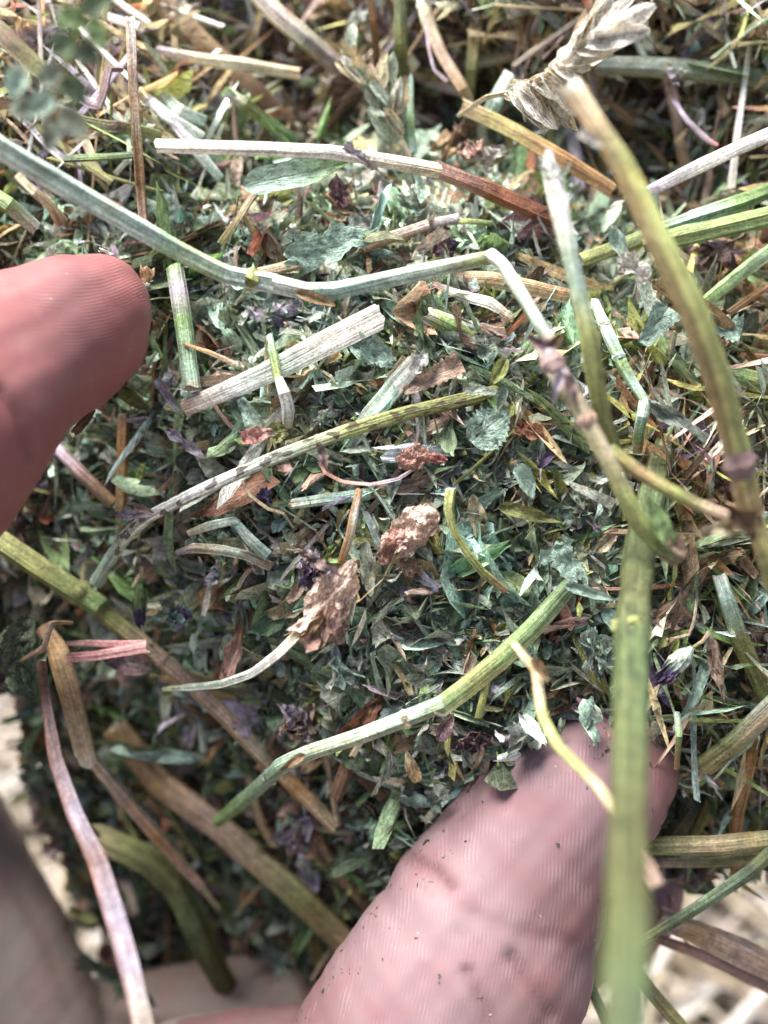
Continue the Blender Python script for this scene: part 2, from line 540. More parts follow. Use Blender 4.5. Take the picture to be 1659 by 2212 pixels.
_A[:_n, _n] = 1; _A[:_n, _n + 1:] = _xy; _A[_n, :_n] = 1; _A[_n + 1:, :_n] = _xy.T
_w = np.linalg.solve(_A, np.concatenate([CTRL[:, 2], [0, 0, 0]]))
def H(x, y):
    return H0(x, y) + dH(x, y)
def dH(x, y):
    """the heap falls away towards the top edge and into the hollow beside the palm"""
    x = np.asarray(x, float); y = np.asarray(y, float)
    up = -6 * np.clip((900 - y) / 520, 0, 1)
    lo = -15 * np.clip((y - 1200) / 500, 0, 1) * np.clip((950 - x) / 450, 0, 1)
    lf = -5 * np.clip((430 - x) / 200, 0, 1) * np.clip((y - 650) / 200, 0, 1) * np.clip((1500 - y) / 200, 0, 1)
    return up + lo + lf
def settle(x, y, h):
    """pieces that lie on the heap follow its fall, those that bridge it do not"""
    return h + float(dH(x, y)) * min(1., max(0., (6.0 - h) / 3.0))
def H0(x, y):
    q = np.stack([np.asarray(x, float), np.asarray(y, float)], -1) / 1000
    d = np.linalg.norm(q[..., None, :] - _xy, axis=-1)
    return _tps(d) @ _w[:_n] + _w[_n] + q @ _w[_n + 1:]

def in_hay(x, y, grow=0.):
    x = np.asarray(x, float); y = np.asarray(y, float)
    ok = np.ones(np.broadcast(x, y).shape, bool)
    ok &= ~((x > 1190) & (y > 1925 - (x - 1400) * .28 + grow))
    ok &= ~((y > 1700 - grow) & (x > -70) & (x < 66 + (y - 1715) * .52 - grow))
    ok &= ~((x < 50 - grow) & (x > -40) & (y > 1500 + grow) & (y < 1720))
    ok &= ~((y > 2120 + grow)) & (y > -170)
    return ok

def PV(x, y, h):
    s = (CAMD - h) / CAMD / DPM
    return np.stack([(x - KX) * s, (KY - y) * s, h], -1)

# ------------------------------------------------------------------ ground far below the hand
def ground_material():
    m = bpy.data.materials.new('dry_ground'); m.use_nodes = True
    nt = m.node_tree; bs = nt.nodes['Principled BSDF']; L = nt.links.new
    tc = nd(nt, 'ShaderNodeTexCoord')
    n = nd(nt, 'ShaderNodeTexNoise'); n.inputs['Scale'].default_value = 160; n.inputs['Detail'].default_value = 6
    L(tc.outputs['Object'], n.inputs['Vector'])
    cr = nd(nt, 'ShaderNodeValToRGB')
    cr.color_ramp.elements[0].position = .35; cr.color_ramp.elements[0].color = (.035, .027, .02, 1)
    cr.color_ramp.elements[1].position = .68; cr.color_ramp.elements[1].color = (.17, .135, .10, 1)
    L(n.outputs['Fac'], cr.inputs[0]); L(cr.outputs[0], bs.inputs['Base Color'])
    bs.inputs['Roughness'].default_value = .95
    b = nd(nt, 'ShaderNodeBump'); b.inputs['Distance'].default_value = .002
    L(n.outputs['Fac'], b.inputs['Height']); L(b.outputs[0], bs.inputs['Normal'])
    return m
gm = bpy.data.meshes.new('ground')
gm.from_pydata([(-60, -60, 0), (60, -60, 0), (60, 60, 0), (-60, 60, 0)], [], [(0, 1, 2, 3)])
gm.materials.append(ground_material())
go = bpy.data.objects.new('ground', gm); COL.objects.link(go); go['kind'] = 'structure'

def litter():
    """pale straw lying on the ground: tapered three-sided sticks in the world's own axes"""
    r = np.random.default_rng(3)
    N = 9000
    Fi = FRAME.inverted()
    cx = r.uniform(-.28, .32, N); cy = r.uniform(-.06, .55, N)
    L = r.lognormal(math.log(.026), .6, N).clip(.006, .10); w = r.uniform(.0005, .0017, N)
    a = r.uniform(0, math.pi, N); pit = r.normal(0, .16, N); z = r.uniform(.0008, .009, N)
    pal = np.array([(.40, .34, .27), (.33, .27, .19), (.62, .57, .52), (.25, .19, .12), (.36, .30, .27), (.20, .19, .09), (.24, .27, .15)])
    cc = pal[r.choice(7, N, p=[.26, .2, .22, .12, .13, .04, .03])] * r.uniform(.75, 1.1, N)[:, None]
    g = Geo()
    d = np.stack([np.cos(a) * np.cos(pit), np.sin(a) * np.cos(pit), np.sin(pit)], 1)
    s = np.stack([-np.sin(a), np.cos(a), 0 * a], 1); up = np.cross(d, s)
    bow = r.normal(0, .08, N)
    rings = []
    for t, k in ((-.5, .7), (0, 1.), (.5, .65)):
        c = np.stack([cx, cy, z + np.abs(np.sin(pit)) * L * .5], 1) + d * (t * L)[:, None] + s * ((.25 - t * t) * bow * L * 4)[:, None]
        for q in range(4):
            th = q * math.pi / 2
            rings.append(c + (s * math.cos(th) + up * math.sin(th) * .6) * (w * k)[:, None])
    V = np.stack(rings, 1)                     # N, 12, 3
    f = []
    for k in range(2):
        for q in range(4):
            f.append((k * 4 + q, k * 4 + (q + 1) % 4, k * 4 + 4 + (q + 1) % 4, k * 4 + 4 + q))
    f += [(3, 2, 1, 0), (8, 9, 10, 11)]
    F = (np.array(f)[None] + (np.arange(N) * 12)[:, None, None]).reshape(-1, 4)
    Cc = np.concatenate([np.repeat(cc, 12, 0), np.zeros((N * 12, 1))], 1)
    V = V.reshape(-1, 3) * 1000
    SV = V * np.array([1, 1, 1]) * .5
    g.add(V, F, Cc, SV, np.zeros_like(V))
    me = g.mesh('straw_litter', M_CHAFF, smooth=False)
    o = bpy.data.objects.new('straw_litter', me); COL.objects.link(o)
    tag(o, 'pale bleached straw litter scattered over the sunlit ground below the hand', 'straw litter', kind='stuff')
litter()

# ------------------------------------------------------------------ the heap: a dim matted core and the crumbs on it
def core():
    nx, ny = 150, 170
    x = np.linspace(-540, 1980, nx); y = np.linspace(-320, 2150, ny)
    X, Y = np.meshgrid(x, y)
    Z = H(X, Y) - 6.5 + np.random.default_rng(1).normal(0, 1.0, X.shape)
    V = PV(X, Y, Z).reshape(-1, 3)
    i = (np.arange(ny - 1)[:, None] * nx + np.arange(nx - 1)[None]).reshape(-1)
    F = np.stack([i, i + nx, i + nx + 1, i + 1], 1)
    ok = in_hay(X, Y, -25).reshape(-1)
    F = F[ok[F].all(1)]
    # a second sheet 4 mm lower closes the mat
    V2 = V - np.array([0, 0, 4.0]); F2 = F[:, ::-1] + len(V)
    e = np.concatenate([F[:, [0, 1]], F[:, [1, 2]], F[:, [2, 3]], F[:, [3, 0]]])
    key = np.sort(e, 1); key = key[:, 0].astype(np.int64) * 10 ** 7 + key[:, 1]
    _, inv, cnt = np.unique(key, return_inverse=True, return_counts=True)
    e = e[cnt[inv] == 1]
    F3 = np.stack([e[:, 1], e[:, 0], e[:, 0] + len(V), e[:, 1] + len(V)], 1)
    V = np.concatenate([V, V2]); F = np.concatenate([F, F2, F3])
    g = Geo()
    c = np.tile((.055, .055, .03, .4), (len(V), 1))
    g.add(V, F, c, V * .6, np.zeros_like(V))
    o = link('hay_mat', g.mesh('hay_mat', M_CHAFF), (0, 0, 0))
    tag(o, 'dark matted hay packed underneath the loose leaf crumbs', 'hay', kind='stuff')
core()

def zone_cols(x, y, r):
    """base colours of crumbs by where they lie: grey-green leaf in the heap, browner and strawier above and at the right"""
    names = ['grey', 'blue', 'leaf', 'dark', 'mint', 'palemint', 'green', 'olive', 'umber', 'brown', 'buff', 'tan', 'straw', 'cream', 'chalk', 'lilac', 'purple', 'plum', 'salmon', 'rust', 'mauve']
    heap = np.array([22, 14, 13, 5, 12, 6.5, 3, 4.5, 3.5, 3, 2.6, 1.8, 3, 3.4, 4, 1.8, .3, .4, .7, .7, 1.6])
    top = np.array([8, 3, 3, 6, 1.5, 1.5, 1, 4, 13, 4, 6, 3, 12, 11, 8, 6, .3, .4, .3, .3, 5])
    right = np.array([11, 8, 9, 7, 4, 2, 4, 8, 6, 7, 7, 7, 5, 3, 2, 1, .4, .8, .6, 1.5, 2])
    low = np.array([10, 8, 14, 16, 2, .5, 5, 7, 9, 7, 4, 3, 1, .5, .5, .5, .4, .8, .4, 2, 2])
    pal = np.array([C[k] for k in names])
    kt = np.clip((330 - y + 40 * np.sin(x / 90)) / 90, 0, 1)
    kl = np.clip((y - 1150 - .55 * x) / 350, 0, 1)
    kr = np.clip((x - 1330) / 200, 0, 1) * (1 - kt)
    wt = heap[None] / heap.sum() * (1 - np.clip(kt + kl + kr, 0, 1))[:, None] + top[None] / top.sum() * kt[:, None] + right[None] / right.sum() * kr[:, None] + low[None] / low.sum() * (kl * (1 - kt) * (1 - kr))[:, None]
    cum = np.cumsum(wt / wt.sum(1)[:, None], 1)
    k = (r.random(len(x))[:, None] > cum).sum(1).clip(0, len(names) - 1)
    return k, names, pal

def templates(n, seed, nu, nv):
    r = np.random.default_rng(seed); out = []
    for i in range(n):
        sh = r.choice(['ovate', 'wedge', 'blade', 'shard'], p=[.13, .22, .19, .46])
        out.append(leaf_grid(r, nu=nu, nv=nv, shape=sh, ratio=1.0, fold=r.uniform(0, 1.1), curl=r.normal(.3, 1.3), twist=r.normal(0, 1.0),
                             bend=r.normal(.2, 1.2), serr=r.uniform(0, .14), crump=r.uniform(.02, .075), torn=r.uniform(.08, .26)))
    return out

def scatter(name, N, seed, depth, size, ratio, label, cat, tilt=.55, tmin=1.0, lim=(-520, 1960, -300, 2140), bright=1., keep=None, res=(5, 7)):
    r = np.random.default_rng(seed)
    x = r.uniform(lim[0], lim[1], N * 2); y = r.uniform(lim[2], lim[3], N * 2)
    # sparser outside the photographed area
    out = (x < -40) | (x > 1700) | (y < -60)
    ok = in_hay(x, y) & ~(out & (r.random(len(x)) < .55))
    if keep is not None: ok &= keep(x, y, r)
    x, y = x[ok][:N], y[ok][:N]
    n = len(x)
    z = H(x, y) - depth(r, n)
    c = PV(x, y, z)
    L = size(r, n); rt = ratio(r, n)
    yaw = r.uniform(0, 2 * math.pi, n); pit = r.normal(0, tilt, n); rol = r.normal(0, tilt * 1.15, n)
    k, names, pal = zone_cols(x, y, r)
    cc = pal[k] * r.lognormal(0, .22, n)[:, None] * bright * (1 + r.normal(0, .06, (n, 3)))
    T = templates(70, seed + 1, *res)
    V0 = np.stack([t[0] for t in T]); F0 = T[0][1]; U0 = T[0][2]
    ti = r.integers(0, len(T), n)
    v = V0[ti] * L[:, None, None]
    v[..., 0] *= rt[:, None]; v[..., 2] *= (.35 + .65 * rt)[:, None]
    sv = v.copy()
    sgn = r.choice([-1, 1], n); v[..., 2] *= sgn[:, None]
    def rx(v, a, i, j):
        ca, sa = np.cos(a)[:, None], np.sin(a)[:, None]
        p, q = v[..., i].copy(), v[..., j].copy()
        v[..., i] = p * ca - q * sa; v[..., j] = p * sa + q * ca
    rx(v, rol, 2, 0); rx(v, pit, 1, 2); rx(v, yaw, 0, 1)
    v += c[:, None]
    m = V0.shape[1]
    Fa = (F0[None] + (np.arange(n) * m)[:, None, None]).reshape(-1, 4)
    sv += r.uniform(0, 80, (n, 1, 3))
    Ca = np.concatenate([np.repeat(cc, m, 0), np.full((n * m, 1), .1)], 1)
    g = Geo(); g.add(v.reshape(-1, 3), Fa, Ca, sv.reshape(-1, 3), np.tile(U0, (n, 1)))
    o = link(name, g.mesh(name, M_LEAF), (0, 0, 0))
    tag(o, label, cat, kind='stuff')

lnorm = lambda med, sg, lo, hi: (lambda r, n: r.lognormal(math.log(med), sg, n).clip(lo, hi))
scatter('leaf_crumbs', 20000, 21, lambda r, n: r.gamma(1.6, 1.6, n) - .3, lnorm(2.5, .5, .8, 7.0), lambda r, n: r.uniform(.28, .9, n),
        'crushed grey green alfalfa leaf crumbs filling the whole heap', 'leaf crumbs', tilt=.5, bright=1.7)
scatter('leaf_dust', 25000, 31, lambda r, n: r.gamma(1.5, 1.3, n) - .7, lnorm(.95, .42, .35, 2.4), lambda r, n: r.uniform(.10, .6, n),
        'fine leaf dust and tiny chaff lying between the larger crumbs', 'chaff', tilt=.7, bright=1.8, res=(3, 4))
scatter('hay_fibres', 7500, 41, lambda r, n: r.gamma(1.6, 1.3, n) - 1.3, lnorm(3.2, .6, 1.0, 14), lambda r, n: r.uniform(.035, .11, n),
        'thin dry fibres and leaf stalks tangled through the heap', 'fibres', tilt=.4, bright=1.7, res=(2, 7))

scatter('withered_husks', 2600, 51, lambda r, n: r.gamma(1.5, 1.6, n) - 2.2, lnorm(5.5, .4, 2, 13), lambda r, n: r.uniform(.04, .2, n),
        'shaggy brown withered husks and leaf shreds in the upper hay', 'husks', tilt=.45, bright=1.6, lim=(-300, 1960, -300, 420), keep=lambda x, y, r: (y < 330 + 60 * np.sin(x / 200)) | (x > 1380))
scatter('ribbon_shreds', 2600, 61, lambda r, n: r.gamma(1.5, 1.2, n) - 1.0, lnorm(5.0, .4, 2, 11), lambda r, n: r.uniform(.07, .24, n),
        'ribbon like torn leaf and straw shreds mixed through the heap', 'shreds', tilt=.35, bright=1.7)

scatter('straw_wisps', 8000, 91, lambda r, n: r.gamma(1.5, 2., n) - 5., lnorm(7.5, .45, 3, 18), lambda r, n: r.uniform(.016, .06, n),
        'fine pale straw wisps tangled through the upper hay and along one side', 'straw wisps', res=(2, 7), tilt=.3, bright=2.7, lim=(-300, 1960, -300, 1700), keep=lambda x, y, r: ((y < 290 + 50 * np.sin(x / 200)) & ~((x > 560) & (x < 1180) & (y > 140))) | ((x > 1400) & (r.random(len(x)) < .4)))

def near_fingers(pts, wid):
    q = np.array(pts, float)
    def k(x, y, r):
        d = np.full(len(x), 1e9); p = np.stack([x, y], 1)
        for a, b in zip(q[:-1], q[1:]):
            t = np.clip(((p - a) @ (b - a)) / ((b - a) @ (b - a)), 0, 1)
            d = np.minimum(d, np.linalg.norm(p - a - t[:, None] * (b - a), axis=1))
        return d < wid * r.random(len(x))
    return k
scatter('thumb_crumbs', 330, 95, lambda r, n: -r.uniform(1, 7.5, n), lnorm(2.3, .4, .8, 4.5), lambda r, n: r.uniform(.2, .7, n), 'leaf crumbs pushed up against the edge of the thumb', 'leaf crumbs', tilt=.6, bright=1.6,
        lim=(700, 1500, 1500, 2000), keep=near_fingers([(810, 1940), (868, 1845), (895, 1775), (955, 1695), (1060, 1622), (1200, 1572), (1300, 1562), (1400, 1590)], 34))
scatter('forefinger_crumbs', 200, 96, lambda r, n: -r.uniform(1, 9, n), lnorm(2.3, .4, .8, 4.5), lambda r, n: r.uniform(.2, .7, n), 'leaf crumbs pushed up against the edge of the forefinger', 'leaf crumbs', tilt=.6, bright=1.6,
        lim=(0, 420, 480, 1100), keep=near_fingers([(110, 562), (225, 545), (300, 590), (334, 700), (310, 795), (255, 858), (165, 920), (100, 970)], 26))

# ------------------------------------------------------------------ the hand that cups the hay (one continuous body)
def skin_material():
    m = bpy.data.materials.new('skin'); m.use_nodes = True
    nt = m.node_tree; bs = nt.nodes['Principled BSDF']; L = nt.links.new
    col = nd(nt, 'ShaderNodeAttribute', attribute_name='Col')
    rg = nd(nt, 'ShaderNodeAttribute', attribute_name='ridge')
    tc = nd(nt, 'ShaderNodeTexCoord')
    def noise(s, d=3.0):
        n = nd(nt, 'ShaderNodeTexNoise'); n.inputs['Scale'].default_value = s; n.inputs['Detail'].default_value = d
        L(tc.outputs['Object'], n.inputs['Vector']); return n.outputs['Fac']
    def rng(src, a, b, c, d):
        r = nd(nt, 'ShaderNodeMapRange'); r.inputs[1].default_value, r.inputs[2].default_value = a, b
        r.inputs[3].default_value, r.inputs[4].default_value = c, d
        L(src, r.inputs[0]); return r.outputs[0]
    def mix(fac, a, colr, mode='MIX'):
        x = nd(nt, 'ShaderNodeMix', data_type='RGBA', blend_type=mode)
        if isinstance(fac, float): x.inputs[0].default_value = fac
        else: L(fac, x.inputs[0])
        L(a, x.inputs[6])
        if isinstance(colr, tuple): x.inputs[7].default_value = colr
        else: L(colr, x.inputs[7])
        return x.outputs[2]
    c = mix(rng(noise(230), .45, .68, 0, .45), col.outputs['Color'], (1.08, .76, .78, 1), 'MULTIPLY')
    c = mix(rng(noise(420), .5, .7, 0, .4), c, (1.12, 1.12, 1.16, 1), 'MULTIPLY')
    # ridges of the skin: bent by noise so that no two run quite parallel
    n4 = noise(260, 2.0)
    w = nd(nt, 'ShaderNodeMath', operation='MULTIPLY_ADD'); w.inputs[1].default_value = 1.5
    L(n4, w.inputs[0]); L(rg.outputs['Fac'], w.inputs[2])
    w2 = nd(nt, 'ShaderNodeMath', operation='MULTIPLY'); w2.inputs[1].default_value = 2 * math.pi
    L(w.outputs[0], w2.inputs[0])
    sn = nd(nt, 'ShaderNodeMath', operation='SINE'); L(w2.outputs[0], sn.inputs[0])
    vis = nd(nt, 'ShaderNodeMath', operation='MULTIPLY')
    L(sn.outputs[0], vis.inputs[0]); L(rng(noise(420), .40, .66, .08, 1), vis.inputs[1])
    c = mix(rng(vis.outputs[0], -1, 1, .15, 0), c, (.78, .62, .62, 1), 'MULTIPLY')
    c = mix(rng(vis.outputs[0], .45, 1, 0, .11), c, (.74, .62, .60, 1))
    # pale scuffs and grains of hay dust caught in the ridges
    c = mix(rng(noise(1700, 2.0), .75, .80, 0, .45), c, (.66, .60, .47, 1))
    c = mix(rng(noise(1300, 3.0), .78, .82, 0, .5), c, (.10, .10, .05, 1))
    L(c, bs.inputs['Base Color'])
    bs.inputs['Roughness'].default_value = .56
    bs.inputs['Specular IOR Level'].default_value = .26
    bs.inputs['Subsurface Weight'].default_value = .15
    bs.inputs['Subsurface Radius'].default_value = (1, .35, .22)
    bs.inputs['Subsurface Scale'].default_value = .0012
    sm = nd(nt, 'ShaderNodeMath', operation='MULTIPLY_ADD'); sm.inputs[1].default_value = .5
    L(vis.outputs[0], sm.inputs[0]); L(noise(700, 4.0), sm.inputs[2])
    b = nd(nt, 'ShaderNodeBump'); b.inputs['Distance'].default_value = .000035; b.inputs['Strength'].default_value = .6
    L(sm.outputs[0], b.inputs['Height']); L(b.outputs[0], bs.inputs['Normal'])
    return m
M_SKIN = skin_material()

TA, TP = np.array([.64, -.77]), np.array([.77, .64])          # along and across the thumb
FA, FP = np.array([-.88, .47]), np.array([.47, .88])          # along and across the fore-finger

def loft(g, st, step=.8, ns=40, sq=2.25, up=None):
    """st: (x, y, z mm, half width mm, half depth mm), rounded closed body through the stations"""
    p = np.array([list(P(a[0], a[1], a[2])) for a in st])
    c, par = spline(p, step)
    k = np.arange(len(st))
    w = np.interp(par, k, [a[3] for a in st]); h = np.interp(par, k, [a[4] for a in st])
    for _ in range(3):
        w[1:-1] = .25 * w[:-2] + .5 * w[1:-1] + .25 * w[2:]; h[1:-1] = .25 * h[:-2] + .5 * h[1:-1] + .25 * h[2:]
    t, n, b = frames(c)
    if up is not None:
        n = np.array(up)[None] - t * (t @ np.array(up))[:, None]; n /= np.linalg.norm(n, axis=1)[:, None]; b = np.cross(t, n)
    th = np.arange(ns) / ns * 2 * math.pi
    ca, sa = np.cos(th), np.sin(th)
    q = (np.abs(ca) ** sq + np.abs(sa) ** sq) ** (-1 / sq)
    v = c[:, None] + b[:, None] * (w[:, None] * (ca * q)[None])[..., None] + n[:, None] * (h[:, None] * (sa * q)[None])[..., None]
    m = len(c)
    v = np.concatenate([np.repeat(c[:1, None], ns, 1), v, np.repeat(c[-1:, None], ns, 1)]); m += 2
    i = np.arange(m - 1)[:, None] * ns + np.arange(ns)[None]; j = np.arange(m - 1)[:, None] * ns + (np.arange(ns)[None] + 1) % ns
    F = np.stack([i, j, j + ns, i + ns], 2).reshape(-1, 4)
    V = v.reshape(-1, 3)
    g.add(V, F, np.ones((len(V), 4)), V, V)

def tap(a, p): d = a * TA + p * TP; return d[0], d[1]
def fap(a, p): d = a * FA + p * FP; return d[0], d[1]

def hand():
    g = Geo()
    def th(a, p, hw, z, ht): x, y = tap(a, p); return (x, y, z, W(hw, z), ht)
    loft(g, [th(-1750, 2330, 330, -16, 14), th(-1450, 2230, 292, -8, 13), th(-1293, 2178, 276, -5, 12), th(-1120, 2140, 266, -3.5, 10.6), th(-1000, 2124, 258, -3, 9.8),
             th(-915, 2110, 249, -3, 9.2), th(-846, 2078, 228, -3.4, 8.7), th(-765, 2070, 216, -3.8, 8.5), th(-680, 2046, 192, -4.2, 8.3), th(-586, 2032, 174, -4.6, 8.0),
             th(-490, 2060, 168, -5, 7.2), th(-430, 2090, 156, -5.4, 6.4), th(-390, 2114, 130, -5.8, 5.4), th(-354, 2142, 96, -6.2, 4), th(-336, 2152, 54, -6.4, 2.4)])
    def fg(a, p, hw, z, ht): x, y = fap(a, p); return (x, y, z, W(hw, z), ht)
    loft(g, [fg(54, 714, 34, -1, 1.6), fg(63, 711, 72, -.5, 3.4), fg(78, 707, 100, 0, 5.2), fg(101, 705, 121, .6, 6.4), fg(136, 707, 138, 1.4, 7.2), fg(190, 709, 157, 2.6, 7.8),
             fg(287, 706, 171, 5, 8), fg(363, 709, 186, 7, 8.2), fg(440, 722, 207, 9.5, 8.6), fg(522, 742, 234, 12, 9), fg(660, 790, 255, 14, 9.4),
             (-420, 1180, 12, 10, 9.6), (-560, 1450, 2, 10, 10), (-600, 1750, -12, 10.5, 11), (-560, 2100, -26, 12, 12), (-420, 2500, -32, 14, 12)])
    # palm below the hay, the ball of the thumb and the wrist
    loft(g, [(-430, 1640, -44, 12, 8), (-260, 1800, -43, 16, 9), (-160, 2050, -42, 18.5, 10), (-80, 2350, -38, 21, 11), (0, 2700, -34, 24, 13), (40, 3100, -34, 25, 15), (60, 3700, -36, 23, 16), (70, 4300, -38, 22, 16)])
    loft(g, [(-50, 2620, -26, 9, 9), (200, 2560, -21, 12.5, 11), (420, 2500, -17, 14.5, 12), (640, 2500, -13, 15, 12.5), (720, 2640, -14, 14, 12), (560, 2900, -22, 13, 12), (300, 3150, -28, 12, 12)])
    # the finger under the handful whose tip shows past the thumb, and two more behind it
    loft(g, [(-40, 2300, -42, 10, 9), (300, 2260, -45, 9.5, 8.6), (700, 2180, -44, 9, 8.2), (1050, 2070, -37, 8.5, 7.8), (1240, 1985, -29, 8, 7.3), (1340, 1935, -23, 7.2, 6.6), (1400, 1906, -20.5, 5.6, 5.4), (1440, 1888, -19.2, 3.6, 3.6), (1460, 1880, -18.6, 1.6, 1.6)])
    loft(g, [(-120, 2330, -54, 9.5, 8.6), (300, 2230, -62, 9, 8.2), (700, 1900, -57, 8.6, 8), (1000, 1600, -44, 8, 7.4), (1150, 1480, -35, 7, 6.6), (1230, 1440, -31, 4, 4)])
    loft(g, [(-160, 2400, -60, 8.6, 8), (250, 2300, -70, 8, 7.6), (520, 1850, -66, 7.6, 7.2), (720, 1340, -50, 7, 6.6), (800, 1200, -40, 5.6, 5.4), (860, 1140, -33, 3, 3)])
    me0 = g.mesh('hand_base', M_SKIN)
    tmp = bpy.data.objects.new('hand_base', me0); COL.objects.link(tmp)
    md = tmp.modifiers.new('r', 'REMESH'); md.mode = 'VOXEL'; md.voxel_size = .00058; md.use_smooth_shade = True
    sm = tmp.modifiers.new('s', 'SMOOTH'); sm.factor = .5; sm.iterations = 9
    dg = bpy.context.evaluated_depsgraph_get()
    me = bpy.data.meshes.new_from_object(tmp.evaluated_get(dg))
    bpy.data.objects.remove(tmp)
    n = len(me.vertices)
    v = np.empty(n * 3, np.float32); me.vertices.foreach_get('co', v); v = v.reshape(-1, 3).astype(float) * 1000
    nr = np.empty(n * 3, np.float32); me.vertices.foreach_get('normal', nr); nr = nr.reshape(-1, 3)
    s = CAMD / (CAMD - v[:, 2]) * DPM
    x, y = v[:, 0] * s + KX, KY - v[:, 1] * s
    a_, p_ = x * TA[0] + y * TA[1], x * TP[0] + y * TP[1]
    is_f = (x < 420) & (y < 1330) & (v[:, 2] > -14)
    is_t = ~is_f & (v[:, 2] > -19) & (x > 380)
    # folds of the skin
    def fold(pts, depth, wid, mask):
        q = np.array(pts, float); d = np.full(n, 1e9)
        for i in range(len(q) - 1):
            ab = q[i + 1] - q[i]; w = np.stack([x, y], 1) - q[i]
            t = np.clip((w @ ab) / (ab @ ab), 0, 1)
            d = np.minimum(d, np.linalg.norm(w - t[:, None] * ab, axis=1))
        k = np.exp(-(d / wid) ** 2) * mask * np.clip(nr[:, 2] * 2 + .5, 0, 1)
        v[:] -= nr * (k * depth)[:, None]
        return k
    cr = fold([(868, 1846), (930, 1880), (965, 1920)], .7, 17, is_t)
    cr += .8 * fold([(1013, 2100), (1040, 2160), (1075, 2240)], .6, 13, is_t)
    cr += .7 * fold([(1105, 2070), (1150, 2140), (1190, 2200)], .5, 13, is_t)
    cr += .15 * fold([(885, 1900), (980, 1960), (1130, 2020), (1240, 2040)], .14, 15, is_t)
    cr += .7 * fold([(0, 845), (40, 900), (70, 990)], .5, 14, is_f)
    cr += .3 * fold([(150, 1850), (190, 2000), (230, 2120)], .2, 22, ~is_t & ~is_f)
    cr += .3 * fold([(20, 1900), (90, 2020), (150, 2170)], .2, 16, ~is_t & ~is_f)
    # soft swellings
    v += nr * (.12 * np.sin(v[:, :1] * .9 + 1) * np.sin(v[:, 1:2] * .7) + .05 * np.sin(v[:, :1] * 2.1) * np.sin(v[:, 1:2] * 1.9 + 2))
    me.vertices.foreach_set('co', (v * .001).astype(np.float32).ravel())
    c = np.tile((0.285, 0.188, 0.196), (n, 1))
    def paint(w, colr):
        nonlocal c
        w = np.clip(w, 0, 1)[:, None]; c = c * (1 - w) + np.array(colr) * w
    bl = lambda cx, cy, r: np.exp(-((x - cx) ** 2 + (y - cy) ** 2) / r ** 2)
    paint(.95 * is_f, (0.30, 0.118, 0.112))
    paint(.55 * is_f * (bl(90, 760, 90) + bl(150, 640, 70)), (0.36, 0.18, 0.175))  # highlight on the forefinger, painted into the skin colour
    paint(.8 * is_t * bl(1430, 1690, 110), (.36, .165, .14))
    paint(.75 * is_t * bl(1240, 1980, 130), (0.198, 0.099, 0.086))  # shadowed lower side of the thumb, its shade painted in
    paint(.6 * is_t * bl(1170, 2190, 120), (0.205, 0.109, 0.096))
    paint(.55 * is_t * bl(1330, 1700, 90), (0.262, 0.155, 0.17))
    paint(.5 * is_t * bl(1000, 1960, 130), (0.33, 0.23, 0.235))
    paint(.45 * is_t * bl(1080, 1760, 120), (0.33, 0.195, 0.20))
    paint(.95 * (~is_t & ~is_f), (.32, .26, .22))
    paint(.7 * (~is_t & ~is_f) * (x > 1100), (0.172, 0.119, 0.106))  # shade on the fingertip past the thumb, put into its colour
    paint(.6 * is_t * np.clip((840 - x) / 160, 0, 1) * np.clip((y - 2040) / 140, 0, 1), (0.185, 0.092, 0.083))  # dark band at the thumb base is painted shade
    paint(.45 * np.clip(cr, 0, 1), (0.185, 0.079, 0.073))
    rp = np.where(is_f, (y + np.clip((x - 120) / 200, 0, 2) ** 2 * 70 - .10 * x) / 7.5, (x + .16 * y + 26 * np.sin(y / 190)) / 8.6)
    a = me.attributes.new('Col2', 'FLOAT_COLOR', 'POINT')
    for nm in ('Col', 'sv', 'uvv', 'ridge'):
        if nm in me.attributes: me.attributes.remove(me.attributes[nm])
    me.attributes.remove(me.attributes['Col2'])
    a = me.attributes.new('Col', 'FLOAT_COLOR', 'POINT'); a.data.foreach_set('color', np.concatenate([c, np.ones((n, 1))], 1).astype(np.float32).ravel())
    a = me.attributes.new('ridge', 'FLOAT', 'POINT'); a.data.foreach_set('value', rp.astype(np.float32))
    me.polygons.foreach_set('use_smooth', np.ones(len(me.polygons), bool))
    if not me.materials: me.materials.append(M_SKIN)
    me.name = 'hand'
    o = link('hand', me)
    tag(o, 'bare hand with reddish forefinger and thumb parting the crushed hay', 'hand')
    return o
HAND = hand()

